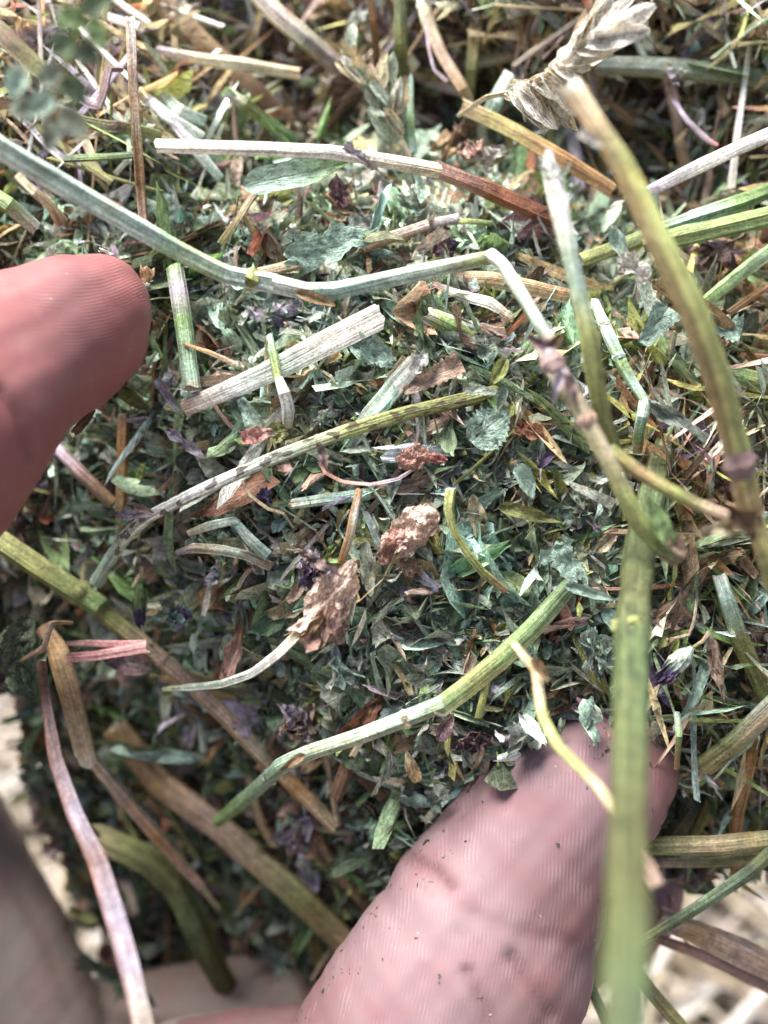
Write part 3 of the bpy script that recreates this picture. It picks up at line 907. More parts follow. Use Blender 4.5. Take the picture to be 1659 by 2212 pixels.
def skin_crumbs():
    """dust and leaf crumbs stuck to the skin where it has been in the hay"""
    r = np.random.default_rng(5)
    me = HAND.data; n = len(me.vertices)
    v = np.empty(n * 3, np.float32); me.vertices.foreach_get('co', v); v = v.reshape(-1, 3).astype(float) * 1000
    q = np.empty(n * 3, np.float32); me.vertices.foreach_get('normal', q); q = q.reshape(-1, 3).astype(float)
    s = CAMD / (CAMD - v[:, 2]) * DPM
    x, y = v[:, 0] * s + KX, KY - v[:, 1] * s
    edge = np.exp(-np.abs(q[:, 2] - .15) / .25)
    w = ((x > 620) & (x < 1480) & (y > 1540) & (y < 2230) | (x < 340) & (x > -20) & (y > 530) & (y < 1150) & (r.random(n) < .15)) * (q[:, 2] > -.1) * (v[:, 2] > -14) * (.06 + edge + .5 * (y < 1680) * (x > 700))
    k = r.choice(n, 230, p=w / w.sum(), replace=False)
    T = templates(20, 77, 3, 4)
    g = Geo(); pal = [C[a] for a in ('palemint', 'cream', 'grey', 'olive', 'chalk', 'buff', 'umber', 'leaf')]
    for i in k:
        V, F, UV = T[int(r.integers(20))]
        nrm = q[i]; t = np.cross(nrm, r.normal(0, 1, 3)); t /= np.linalg.norm(t); b = np.cross(nrm, t)
        L = r.lognormal(math.log(.20), .5)
        p = v[i] + nrm * .05 + (V[:, :1] * t * r.uniform(.3, .8) + V[:, 1:2] * b + V[:, 2:] * nrm * .6) * L
        cc = np.tile((*pal[int(r.integers(len(pal)))], .1), (len(V), 1))
        g.add(p, F, cc, V * L + r.uniform(0, 50), UV)
    o = link('skin_crumbs', g.mesh('skin_crumbs', M_LEAF), (0, 0, 0))
    tag(o, 'tiny hay crumbs and dust sticking to the skin of thumb and forefinger', 'crumbs', kind='stuff')
skin_crumbs()

def nail():
    m = bpy.data.materials.new('nail'); m.use_nodes = True
    nt = m.node_tree; bs = nt.nodes['Principled BSDF']
    tc = nd(nt, 'ShaderNodeTexCoord'); n = nd(nt, 'ShaderNodeTexNoise'); n.inputs['Scale'].default_value = 500
    nt.links.new(tc.outputs['Object'], n.inputs['Vector'])
    cr = nd(nt, 'ShaderNodeValToRGB')
    cr.color_ramp.elements[0].color = (.50, .27, .24, 1); cr.color_ramp.elements[1].color = (.60, .40, .36, 1)
    nt.links.new(n.outputs['Fac'], cr.inputs[0]); nt.links.new(cr.outputs[0], bs.inputs['Base Color'])
    bs.inputs['Roughness'].default_value = .3
    bs.inputs['Subsurface Weight'].default_value = .2; bs.inputs['Subsurface Scale'].default_value = .001
    from mathutils.bvhtree import BVHTree
    me = HAND.data
    bv = BVHTree.FromPolygons([v.co[:] for v in me.vertices], [p.vertices[:] for p in me.polygons])
    g = Geo()
    na, nb = 12, 14
    top = np.array([[1338, 1742], [1400, 1756], [1472, 1768]], float); low = np.array([[1290, 1858], [1345, 1842], [1412, 1812]], float)
    up_, dn_ = [], []
    for a in np.linspace(0, 1, na):
        for b in np.linspace(0, 2, nb):
            k = min(1, int(b)); f = b - k
            q = (top[k] * (1 - f) + top[k + 1] * f) * (1 - a) + (low[k] * (1 - f) + low[k + 1] * f) * a
            co, no, _, _ = bv.find_nearest(Vector((P(q[0], q[1], -4) * .001).tolist()))
            co = np.array(co) * 1000; no = np.array(no)
            edge = min(1, 4 * min(a + .12, 1 - a + .12, b / 2 + .12, 1 - b / 2 + .12))
            up_.append(co + no * (.12 + .22 * edge)); dn_.append(co - no * .25)
    V = np.array(up_ + dn_)
    def grid(o, flip):
        i = (np.arange(na - 1)[:, None] * nb + np.arange(nb - 1)[None]).reshape(-1) + o
        f = np.stack([i, i + 1, i + 1 + nb, i + nb], 1)
        return f if flip else f[:, ::-1]
    e = na * nb
    k = np.arange(nb - 1); q = np.arange(na - 1) * nb
    F = np.concatenate([grid(0, False), grid(e, True), np.stack([k, k + e, k + 1 + e, k + 1], 1), np.stack([q, q + nb, q + nb + e, q + e], 1), np.stack([q + nb - 1, q + nb - 1 + e, q + 2 * nb - 1 + e, q + 2 * nb - 1], 1)])
    g.add(V, F, np.ones((len(V), 4)), V, V)
    o = link('fingernail', g.mesh('fingernail', m), (0, 0, 0), HAND)
nail()

# ------------------------------------------------------------------ stalks one can point at
# the long stalks lying over the heap
o, c, w = stem('straw', [(340, 314, 6), (540, 318, 6), (700, 326, 5.5), (790, 338, 5), (946, 364, 4.5)], [30, 32, 33, 32, 36], ['white', 'white', 'white', (.6, 'white'), 'cream'][:3] + ['cream'],
               'bleached white straw across the heap with a peeling sheath and a rust red far end', 'straw', dim=1.15, flat=.7, ribs=4, ends=('cut', 'cut'))
g, c2, w2 = stalk([(944, 363, 4.3), (1060, 412, 3), (1195, 474, 0)], [35, 36, 34], ['salmon', 'rust', 'rust'], flat=.75, ribs=4, spots=.35, seed=7)
link('rust_end', g.mesh('rust_end', M_STEM, origin=c2[0]), c2[0], o)['label'] = 'rust red broken end of the straw'
leaf('sheath', 748, 318, 815, 368, 7.2, 20, 'lilac', '', parent=o, shape='shard', fold=.5, crump=.07, torn=.2, tint='buff')
leaf('sheath', 768, 325, 800, 345, 7.4, 13, 'white', '', parent=o, shape='shard', fold=.6, crump=.1, torn=.2)

o, c, w = stem('stem', [(-80, 262, 17), (0, 318, 16), (150, 408, 13), (315, 500, 10), (400, 548, 8.5), (492, 594, 7.5), (600, 616, 6.5)], [58, 54, 48, 44, 42, 40, 40],
               [(0, 'chalk'), (.25, 'palemint'), (.45, 'palemint'), (.53, 'chalk'), (.56, 'green'), (.80, 'yellow'), (.84, 'palemint'), (1, 'chalk')],
               'long pale stem slanting in past the forefinger tip, green in its middle', dim=1.22, flat=.7, ribs=4, rib=.12, side=(C['mint'], .75, 1.9))
ring(o, c, w, len(c) - 3, 'olive', length=.6)
leaf('stipule', 640, 630, 725, 662, 7, 30, 'tan', '', parent=o, shape='ovate', fold=.6, curl=1.1, crump=.03)
stem('stem', [(595, 614, 6.6), (660, 630, 6.4), (720, 630, 6.4), (850, 600, 6.8), (955, 577, 7.2), (1056, 556, 7.6)], [40, 38, 38, 36, 34, 31], ['chalk', 'mint', 'mint', 'palemint', 'yellow'],
     'pale green stem rising gently from the joint in the heap to a sharp white bend', flat=.8, side=(C['tan'], .75, -1.9), spots=.1)
stem('stem', [(1058, 548, 8), (1085, 570, 9), (1120, 625, 11), (1150, 672, 12.5), (1172, 708, 13.5), (1196, 742, 14)], [30, 29, 31, 30, 32, 36], ['white', 'chalk', 'palemint', 'mint', 'buff'],
     'short whitish stem falling from the sharp white bend to the pink joint', flat=.8, side=(C['leaf'], .7, 0))
stem('straw', [(281, 40, 5), (286, 150, 5), (294, 290, 4.5), (302, 400, 3), (310, 490, 1)], [23, 24, 24, 23, 22], ['white', 'buff', 'cream', 'tan', 'buff'],
     'upright tan straw with a pale side standing over the bleached straws', 'straw', side=(C['orange'], .8, 0), ribs=3, spots=.25)

# right: the blurred stalks nearest to the eye
o, c, w = stem('stem', [(1238, 195, 24), (1290, 275, 25), (1342, 355, 25), (1420, 520, 25), (1500, 680, 24), (1560, 850, 22), (1600, 1000, 20), (1622, 1110, 18.5)], [52, 50, 54, 60, 66, 64, 58, 60],
               ['cream', 'straw', 'yellow', 'yellow', 'yellow', 'olive', 'yellow', 'tan'], 'thick yellow green stem with a tan flank slanting down past the seed head', side=(C['tan'], .85, .3), spots=.3, ends=('torn', 'cut'), pale=C['white'], sway=.05)
leaf('bract', 1252, 285, 1300, 320, 27, 24, 'white', '', parent=o, shape='shard', fold=.4)
ring(o, c, w, len(c) - 4, 'mauve', length=.9, swell=1.35)
leaf('sheath', 1575, 1095, 1625, 1170, 21, 46, 'brown', '', parent=o, shape='shard', crump=.12, torn=.25, fold=.7)
leaf('sheath', 1590, 1135, 1500, 1150, 20, 34, 'cream', '', parent=o, shape='shard', crump=.1, torn=.25, fold=.5)
stem('stem', [(1625, 1110, 18), (1645, 1180, 17.5), (1668, 1250, 16), (1710, 1340, 14)], [46, 46, 44, 40], ['tan', 'yellow', 'olive'], 'stub of yellowish stem below the brown joint under the thick tan flanked stem', side=(C['tan'], .5, 0))

o, c, w = stem('stem', [(1190, 372, 17), (1205, 440, 17.5), (1225, 530, 18), (1246, 620, 18), (1268, 720, 18), (1284, 820, 17), (1300, 900, 16), (1330, 985, 14)], [40, 40, 36, 36, 38, 38, 36, 34],
               ['lilac', 'white', 'palemint', 'mint', 'yellow', 'olive', 'olive', 'olive'], 'slender stem with a frayed whitish top and green foot beside the tan flanked stem', ends=('frayed', 'cut'), pale=C['white'], side=(C['olive'], .4, .4))
for (x0, y0, x1, y1) in ((1195, 385, 1160, 355), (1200, 385, 1192, 348), (1205, 388, 1235, 350)):
    leaf('torn_fibre', x0, y0, x1, y1, 17.5, 11, 'palemint', '', parent=o, shape='blade', fold=.4, bend=1.2, nu=3, nv=7)
o, c, w = stem('stem', [(1172, 745, 15), (1196, 790, 16), (1222, 835, 17), (1255, 890, 17.5), (1308, 985, 17.5), (1350, 1070, 17), (1385, 1135, 16), (1425, 1175, 15), (1462, 1200, 14)], [44, 52, 50, 44, 42, 42, 44, 48, 54],
               ['mauve', 'lilac', 'buff', 'cream', 'cream', 'yellow', 'yellow', 'green', 'buff'], 'cream stem with a pinkish scaly joint on top that ends in a green sheath', side=(C['olive'], .55, .2), sway=.05)
ring(o, c, w, 3, 'mauve', length=.7, swell=1.3)
ring(o, c, w, 9, 'buff', length=.5, swell=1.15)
for i, (x0, y0, x1, y1, k) in enumerate([(1180, 755, 1140, 725, 'plum'), (1185, 750, 1215, 725, 'brown'), (1215, 800, 1190, 870, 'lilac'), (1225, 810, 1245, 880, 'mauve'), (1440, 1150, 1478, 1200, 'buff'), (1400, 1080, 1455, 1205, 'green')]):
    leaf('scale', x0, y0, x1, y1, 18 - (i > 3) * 2, 26 + 14 * (i > 3), k, '', parent=o, shape='shard' if i < 4 else 'ovate', fold=.7, curl=.8, torn=.1)
stem('stem', [(1318, 970, 16), (1370, 1012, 16), (1425, 1045, 16), (1500, 1085, 15.5), (1575, 1112, 16), (1610, 1120, 17)], [26, 32, 32, 30, 28, 26], ['yellow', 'tan', 'yellow', 'buff', 'buff'],
     'tan branch running from the cream stem over to the brown joint', side=(C['orange'], .7, -1.6), spots=.3)
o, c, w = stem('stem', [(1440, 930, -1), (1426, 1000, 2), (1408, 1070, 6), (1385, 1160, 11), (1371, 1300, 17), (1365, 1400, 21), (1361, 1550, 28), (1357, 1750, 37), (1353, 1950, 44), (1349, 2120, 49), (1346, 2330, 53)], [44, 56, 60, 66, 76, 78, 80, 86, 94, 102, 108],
               ['green', 'olive', 'green', 'green', 'olive', 'green', 'green', 'olive', 'olive', 'green', 'leaf'], 'thick upright green stem in front of the thumb, widest of all the stems', dim=.36, flat=.8, rib=.045, ribs=6, side=((.12, .135, .05), .5, .2), spots=.22, sway=.04)  # dim darkens the colours to stand in for its backlit, shaded face
ring(o, c, w, int(len(c) * .42), 'yellow', length=.2, swell=1.02)
o, c, w = stem('stem', [(1112, 1392, 11), (1132, 1418, 13), (1160, 1448, 15), (1164, 1490, 17), (1172, 1545, 18.5), (1205, 1610, 20), (1250, 1655, 21), (1290, 1695, 22), (1340, 1770, 24), (1400, 1870, 26), (1420, 1910, 27)], [20, 22, 30, 26, 25, 26, 27, 28, 30, 34, 34],
               ['cream', 'straw', 'tan', 'cream', 'yellow', 'yellow', 'yellow', 'straw', 'straw', 'buff', 'buff'], 'thin crooked yellow stalk dangling in front of the thumb', 'stalk', sway=.05)
leaf('bud_scale', 1150, 1420, 1182, 1470, 17, 26, 'tan', '', parent=o, shape='shard', fold=.8, curl=.9)

# middle of the heap
o, c, w = stem('stem', [(212, 1258, -3), (235, 1212, -1), (268, 1160, 1), (318, 1118, 3), (450, 1052, 3.5), (600, 986, 4), (750, 931, 4), (900, 887, 3.5), (1000, 864, 3), (1085, 842, 1.5)], [30, 30, 29, 26, 27, 28, 30, 32, 32, 30],
               ['mint', 'mint', 'palemint', 'chalk', 'chalk', 'palemint', 'yellow', 'olive', 'olive', 'olive'], 'long bent stem dotted with dark spots, olive at one end and whitish at the other', spots=1.0, flat=.8, ribs=4, side=(C['mauve'], .5, -1.7))
leaf('bract', 318, 1112, 240, 1108, 4, 22, 'lilac', '', parent=o, shape='shard', torn=.25, fold=.5, tint='mauve')
leaf('bract', 330, 1110, 280, 1085, 5, 14, 'mauve', '', parent=o, shape='blade', torn=.2)
leaf('leaf_scrap', 690, 955, 705, 1010, 6, 22, 'mauve', '', parent=o, shape='shard', torn=.3, crump=.1)
o, c, w = stem('stem', [(470, 1775, -4), (510, 1742, -1), (570, 1690, 3), (610, 1655, 4.5), (680, 1623, 5), (800, 1582, 6), (958, 1522, 6.5)], [28, 31, 33, 34, 36, 37, 40], ['green', 'green', 'mint', 'mint', 'palemint', 'palemint', 'mint'],
               'mint green jointed stem just above the thumb, turning dull olive beyond its torn middle joint', flat=.78, ribs=5, rib=.05, side=(C['green'], .45, 1.8))
ring(o, c, w, int(len(c) * .42), 'mint', length=.45, swell=1.12)
ring(o, c, w, len(c) - 4, 'cream', length=.35, swell=1.15)
leaf('sheath', 660, 1628, 600, 1665, 7.2, 18, 'tan', '', parent=o, shape='blade', fold=.5)
g, c2, w2 = stalk([(956, 1524, 6.2), (1010, 1484, 5.5), (1075, 1430, 4.5), (1150, 1356, 3), (1232, 1262, .5)], [40, 44, 44, 42, 38], ['green', 'olive', 'green', 'leaf'], flat=.78, ribs=5, rib=.05, side=(C['tan'], .8, -.6), seed=9, ends=('torn', 'cut'))
link('upper_length', g.mesh('upper_length', M_STEM, origin=c2[0]), c2[0], o)['label'] = 'dull olive green length of the stem beyond the torn joint'

# lower left: stalks down in the shade
o, c, w = stem('stem', [(-60, 1110, -6), (0, 1165, -5), (100, 1236, -4), (205, 1308, -3)], [56, 54, 50, 50], ['tan', 'olive', 'olive', 'green'], 'dull olive stem entering below the forefinger down to a swollen joint', side=(C['tan'], .6, -2.2), flat=.8)
ring(o, c, w, len(c) - 3, 'olive', length=.5, swell=1.14)
o, c, w = stem('stem', [(200, 1305, -3.4), (255, 1350, -3.5), (305, 1388, -3.5), (380, 1450, -2.5), (470, 1532, -2), (560, 1622, -2), (640, 1702, -3), (722, 1786, -5)], [36, 37, 36, 36, 36, 34, 34, 30],
               ['olive', 'olive', 'straw', 'buff', 'buff', 'cream', 'orange', 'cream'], 'buff jointed stem running on from the swollen olive joint to the shadow above the thumb', spots=.45, side=(C['tan'], .5, 0))
ring(o, c, w, int(len(c) * .30), 'buff', length=.3, swell=1.12)
leaf('sheath', 330, 1440, 225, 1425, -2, 50, 'mauve', '', parent=o, shape='ovate', fold=.3, curl=.4, tint='plum')
leaf('sheath', 540, 1590, 500, 1555, -.5, 30, 'lilac', '', parent=o, shape='shard', torn=.2)
stem('stem', [(250, 1575, -17), (350, 1690, -15), (450, 1768, -14), (560, 1860, -14), (650, 1938, -15), (760, 2045, -18)], [58, 58, 56, 56, 58, 58], ['tan', 'tan', 'buff', 'straw', 'olive', 'tan'], 'stout tan stem deep in the dark hollow, longest of those beside the palm', spots=.4)
stem('stem', [(262, 1828, -14), (320, 1858, -14), (372, 1910, -15), (415, 1980, -17), (450, 2050, -20), (500, 2150, -26)], [52, 58, 58, 56, 54, 50], ['yellow', 'olive', 'olive', 'green', 'olive', 'olive'], 'thick curved olive stem with a shredded end in the dark hollow', dim=.55, ends=('frayed', 'cut'), flat=.9, pale=C['straw'])  # dim puts the shade of the hollow into the stem's colour
stem('straw', [(188, 1628, -2), (262, 1722, -3), (342, 1812, -4), (432, 1916, -6)], [28, 34, 32, 24], ['cream', 'buff', 'orange', 'buff'], 'tapering tan straw with a bluish flank in the dark hollow', 'straw', side=(C['blue'], .75, -2.6))
stem('straw', [(92, 1360, -2), (125, 1410, -1), (152, 1500, 0), (184, 1626, 0)], [34, 46, 48, 44], ['brown', 'tan', 'tan', 'cream'], 'tan straw with a pale torn rim hanging above the palm', 'straw', ends=('cut', 'torn'), pale=C['white'], side=(C['brown'], .4, 0))
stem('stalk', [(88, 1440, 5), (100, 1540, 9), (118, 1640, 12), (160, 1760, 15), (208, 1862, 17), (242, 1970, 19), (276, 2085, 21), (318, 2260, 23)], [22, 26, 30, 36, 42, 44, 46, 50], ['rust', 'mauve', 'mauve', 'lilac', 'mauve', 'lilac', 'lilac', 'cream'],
     'long reddish brown stalk with a lilac sheen curving down over the palm', 'stalk', dim=.7, side=(C['rust'], .95, .25), flat=.7, ribs=3, rib=.15, wob=.07)  # lilac flank is a highlight painted as colour
stem('straw', [(145, 1390, 7), (200, 1388, 8), (312, 1390, 8)], [10, 16, 17], ['salmon', 'rosy', 'rosy'], 'rosy split straw lying uppermost of two over the buff jointed stem', 'straw', flat=.6)
stem('straw', [(148, 1420, 7), (220, 1413, 8), (316, 1398, 8.4)], [22, 25, 27], ['pink', 'rosy', 'rosy'], 'rosy pink square cut straw lying lower of two over the buff jointed stem', 'straw', flat=.7, ribs=4)
stem('straw', [(266, 895, -5), (264, 980, -5), (263, 1090, -6), (266, 1250, -9)], [26, 25, 24, 24], ['brown', 'orange', 'tan', 'brown'], 'upright tan straw in the shade below the forefinger', 'straw')
stem('straw', [(104, 952, -6), (170, 1020, -5), (240, 1085, -6)], [26, 28, 26], ['lilac', 'mauve', 'tan'], 'slanting brownish straw with a bleached top just below the forefinger', 'straw')
stem('stem', [(377, 580, 0), (385, 630, 1), (394, 690, 1.5), (413, 832, 1)], [36, 36, 37, 38], ['green', 'lilac', 'green', 'mint'], 'upright grooved green stub with a grey patch beside the forefinger tip', ends=('cut', 'torn'), spots=.3, ribs=5, rib=.12)
stem('twig', [(396, 742, 2), (450, 760, 2.2), (512, 788, 2)], [7, 11, 12], ['orange', 'tan', 'buff'], 'thin orange twig crossing the grooved green stub', 'twig', ns=6)

# shards and stubs on the heap
def shard(name, pts, width, cols, label, **kw):
    kw.setdefault('flat', .22); kw.setdefault('ribs', 6); kw.setdefault('rib', .05)
    return stem(name, pts, width, cols, label, kw.pop('cat', 'straw shard'), **kw)
shard('straw_shard', [(398, 880, .5), (500, 835, 1.5), (620, 780, 2.5), (700, 738, 3.2), (800, 688, 4)], [36, 44, 50, 54, 56], ['buff', 'chalk', 'palemint', 'white', 'white'], 'broad flat whitish straw shard tilted across the upper heap', ends=('cut', 'torn'), pale=C['white'], roll=.1)
shard('straw_shard', [(752, 965, .5), (800, 895, 1.5), (850, 838, 2.5), (892, 795, 3.5)], [34, 42, 44, 42], ['mint', 'palemint', 'palemint', 'chalk'], 'flat pale green straw shard passing under the spotted stem', ends=('cut', 'torn'), side=(C['white'], .7, 0))
leaf('leaf_shred', 890, 800, 922, 760, 4, 26, 'chalk', 'ragged whitish shred at the upper end of the flat pale green shard', 'leaf', shape='shard', torn=.3)
stem('stem', [(930, 682, 3), (975, 700, 2.6), (1030, 728, 1.5), (1098, 765, -.5)], [36, 40, 38, 32], ['olive', 'green', 'olive', 'olive'], 'short thick olive stem stub with a torn white end', ends=('torn', 'cut'), pale=C['white'], side=(C['palemint'], .8, -2.4))
stem('stem', [(582, 728, 2), (590, 770, 3), (601, 820, 3.5)], [18, 22, 20], ['mint', 'green', 'yellow'], 'upper green half of a small snapped stalk before the broad whitish shard', 'stalk')
stem('stem', [(603, 818, 3.5), (612, 850, 4), (621, 885, 3), (620, 918, 1.5)], [20, 28, 30, 22], ['white', 'white', 'chalk', 'cream'], 'lower whitened half of a small snapped stalk before the broad whitish shard', 'stalk')
leaf('grass_leaf', 528, 404, 752, 352, 3, 62, 'mint', 'wide bright green grass blade lying under the bleached white straw', 'grass blade', shape='blade', fold=.35, curl=.3, twist=.1, bend=.15, crump=.015, serr=0, tint='green', lift=.5)
stem('straw', [(970, 600, 1), (1060, 606, 2), (1150, 622, 2), (1245, 642, 1)], [32, 36, 36, 34], ['palemint', 'cream', 'cream', 'straw'], 'cream straw lying behind the sharp white bend', 'straw', side=(C['orange'], .6, 1.9))
shard('straw_shard', [(935, 612, 1.5), (1000, 640, 2.5), (1060, 655, 2.8), (1105, 685, 2)], [10, 22, 26, 14], ['salmon', 'white', 'white', 'cream'], 'slim white splinter under the cream straw', roll=.3)
stem('straw', [(786, 533, 1), (850, 508, 1.6), (920, 484, 1.6), (985, 470, .5)], [26, 27, 26, 20], ['orange', 'tan', 'buff', 'lilac'], 'short orange tan straw sticking out from beneath the torn green leaf', 'straw', side=(C['white'], .4, 1.8))
stem('stem', [(968, 480, 0), (1010, 478, .6), (1060, 482, 0)], [12, 13, 12], ['yellow', 'yellow', 'green'], 'thin yellow green stalk beyond the short orange tan straw', 'stalk', ns=7)
stem('stalk', [(555, 415, 1), (525, 455, 1.5), (478, 525, .5)], [15, 17, 16], ['brown', 'straw', 'olive'], 'straw coloured stalk leaning below the wide bright grass blade', 'stalk')
stem('stalk', [(630, 390, 1), (650, 425, 1.2), (648, 470, .4)], [12, 14, 12], ['brown', 'umber', 'brown'], 'small dark brown stalk below the wide bright grass blade', 'stalk', ns=7)
stem('straw', [(560, 590, 1), (620, 575, 1.5), (690, 560, 1)], [22, 24, 20], ['cream', 'straw', 'cream'], 'cream straw piece tucked above the pale stem joint', 'straw')
stem('straw', [(640, 1088, 1.5), (720, 1078, 2), (800, 1066, 1.6)], [24, 26, 24], ['palemint', 'mint', 'mint'], 'striped pale green straw piece below the spotted stem', 'straw', flat=.4, ribs=6, ends=('torn', 'cut'))
stem('straw', [(790, 1066, .6), (870, 1050, 1), (960, 1026, 0)], [26, 28, 24], ['tan', 'buff', 'tan'], 'brownish straw piece continuing behind the striped pale green one', 'straw', flat=.5)
stem('fibre', [(690, 998, 3), (705, 1022, 4), (740, 1040, 4.5), (800, 1046, 4.5), (860, 1034, 4), (895, 1012, 3)], [7, 9, 9, 9, 8, 5], ['mauve', 'rust', 'salmon', 'lilac', 'salmon'], 'thin reddish fibre drooping in an arc beneath the spotted stem', 'fibre', ns=6, ends=(None, None))
stem('straw', [(408, 1152, 0), (450, 1136, 1), (505, 1126, 1.4), (512, 1130, 1.4)], [16, 20, 20, 18], ['cream', 'palemint', 'mint'], 'pale upper arm of the bent leaf stalk in the lower heap', 'stalk', flat=.5)
stem('straw', [(508, 1126, 1.4), (538, 1160, 1), (578, 1198, 0)], [18, 26, 26], ['mint', 'palemint', 'mint'], 'green lower arm of the bent leaf stalk in the lower heap', 'stalk', flat=.5)
stem('straw', [(382, 1194, -1), (420, 1184, 0), (480, 1188, .4), (530, 1198, 0), (585, 1222, -1)], [10, 22, 22, 20, 20], ['lilac', 'cream', 'palemint', 'buff'], 'arched pinkish straw just below the bent leaf stalk', 'straw', flat=.6)
stem('straw', [(776, 1058, 5), (765, 1110, 5), (752, 1165, 4.5), (738, 1216, 3.5)], [14, 20, 20, 18], ['orange', 'white', 'cream', 'orange'], 'upright two toned orange and white straw above the brown crumpled flower', 'straw', side=(C['orange'], .95, .2), flat=.7)
o, c, w = stem('stalk', [(352, 1490, 2), (410, 1486, 3), (480, 1478, 4), (545, 1455, 5), (600, 1412, 6), (640, 1370, 6.5), (662, 1340, 6)], [10, 18, 20, 22, 25, 27, 24], ['yellow', 'palemint', 'palemint', 'chalk', 'white', 'cream', 'olive'],
               'curved white green stalk carrying the brown crumpled flower', 'stalk', ends=('point', 'cut'))
stem('stalk', [(972, 1062, 6), (968, 1100, 6.5), (982, 1150, 6.5), (1010, 1195, 6), (1042, 1235, 5), (1092, 1275, 4)], [26, 24, 17, 19, 20, 18], ['yellow', 'olive', 'olive', 'yellow', 'olive', 'tan'], 'crooked olive stalk beside the large buff crumpled leaf', 'stalk')
stem('fibre', [(522, 1038, 3), (540, 1070, 3.5), (580, 1100, 3.5), (612, 1110, 3.2), (634, 1140, 2)], [6, 8, 8, 8, 5], ['cream', 'straw', 'cream'], 'thin wavy cream fibre under the spotted stem', 'fibre', ns=6, ends=(None, None))
stem('twig', [(1265, 1272, 1), (1380, 1272, 2), (1470, 1262, 2), (1552, 1240, 1)], [7, 9, 11, 13], ['salmon', 'rust', 'rust', 'brown'], 'thin rust red twig running behind the thick upright green stem', 'twig', ns=7)

# right hand side of the heap
o, c, w = stem('stem', [(1285, 650, 3), (1300, 690, 4), (1316, 730, 4.5), (1345, 792, 5), (1372, 835, 5), (1396, 868, 5)], [18, 22, 26, 26, 24, 24], ['palemint', 'palemint', 'mint', 'green', 'mint', 'green'], 'kneed slender green stem with swollen joints between the two blurred stems', ribs=4)
ring(o, c, w, 4, 'palemint', length=.5)
ring(o, c, w, int(len(c) * .62), 'mint', length=.5)
g, c2, w2 = stalk([(1394, 864, 5), (1388, 900, 5), (1381, 940, 4), (1377, 975, 2.5)], [24, 25, 24, 22], ['palemint', 'mint', 'green', 'tan'], seed=4)
link('lower_length', g.mesh('lower_length', M_STEM, origin=c2[0]), c2[0], o)
leaf('leaf', 1318, 488, 1352, 590, 6, 34, 'mint', 'white tipped folded leaf at the top of the kneed slender stem', shape='ovate', fold=.9, curl=.5, tint='white')
leaf('leaf', 1335, 555, 1398, 612, 7, 46, 'white', 'fluffy white dried leaf beside the thick tan flanked stem', shape='shard', torn=.2, crump=.09, fold=.6)
leaf('leaf', 1385, 745, 1445, 665, 5, 72, 'mint', 'large pleated pale green leaf half hidden behind the thick tan flanked stem', shape='wedge', fold=.3, curl=.7, crump=.04, serr=.1, nu=9)
leaf('leaf', 1382, 600, 1420, 720, 4, 34, 'palemint', 'long folded pale leaf above the large pleated one', shape='blade', fold=.9, curl=.6)
leaf('leaf', 1335, 648, 1382, 690, 2, 46, 'leaf', 'round dark green leaf behind the long folded pale one', shape='ovate', fold=.2, serr=.08)
leaf('leaf', 1400, 860, 1520, 960, 5, 44, 'blue', 'long twisted blue green leaf below the large pleated one', shape='shard', fold=.7, curl=.9, twist=1.4, crump=.08)
leaf('leaf', 1505, 690, 1600, 720, 2, 62, 'mint', 'broad serrated pale leaf behind the thick tan flanked stem', shape='wedge', serr=.2, fold=.3, crump=.05)
stem('stem', [(1405, 505, 0), (1500, 470, 1), (1590, 440, 1), (1720, 388, -2)], [24, 34, 34, 30], ['green', 'mint', 'green', 'green'], 'green stem uppermost of the pair fanning out behind the thick tan flanked stem', flat=.7, side=(C['tan'], .5, -1.8))
stem('stem', [(1395, 530, 1), (1480, 508, 2), (1580, 484, 2), (1730, 450, 0)], [30, 42, 42, 40], ['olive', 'green', 'green', 'green'], 'wider green stem lowermost of the pair fanning out behind the thick tan flanked stem', flat=.7, side=(C['olive'], .5, 1.6), spots=.2)
stem('straw', [(1455, 520, -1), (1550, 465, 0), (1700, 390, -2)], [20, 24, 22], ['cream', 'buff', 'cream'], 'cream straw squeezed between the two fanning green stems', 'straw')
stem('straw', [(1400, 416, 1), (1500, 366, 2), (1600, 318, 2), (1740, 255, 0)], [26, 30, 32, 32], ['lilac', 'white', 'white', 'white'], 'clean white straw crossing the dark hollow beyond the thick tan flanked stem', 'straw', side=(C['lilac'], .5, -1.6), spots=.15)
stem('stem', [(1262, 560, -1), (1330, 535, 0), (1420, 502, 0)], [30, 34, 32], ['yellow', 'olive', 'green'], 'olive stem between the two blurred stems near the fanning pair', flat=.7)
stem('stem', [(1500, 672, 1), (1560, 622, 2), (1640, 560, 2), (1720, 500, 0)], [26, 30, 32, 32], ['green', 'green', 'leaf', 'green'], 'straight bright green stem rising behind the thick tan flanked stem', flat=.7)
stem('straw', [(1575, 675, 0), (1640, 630, .5), (1720, 580, 0)], [14, 16, 16], ['tan', 'orange', 'buff'], 'slim tan straw under the straight bright green stem', 'straw')
stem('stem', [(1520, 800, -2), (1600, 815, -1), (1720, 835, -3)], [40, 46, 46], ['olive', 'green', 'olive'], 'flat dull green stem lying behind the thick tan flanked stem below the serrated leaf', flat=.5)
stem('stem', [(1555, 1248, 3), (1570, 1290, 3), (1600, 1370, 1), (1640, 1460, -2), (1690, 1560, -6)], [34, 38, 44, 46, 46], ['palemint', 'mint', 'olive', 'olive', 'green'], 'grey green stem with a chalk white cut top near the thick upright one', ends=('torn', 'cut'), pale=C['white'])
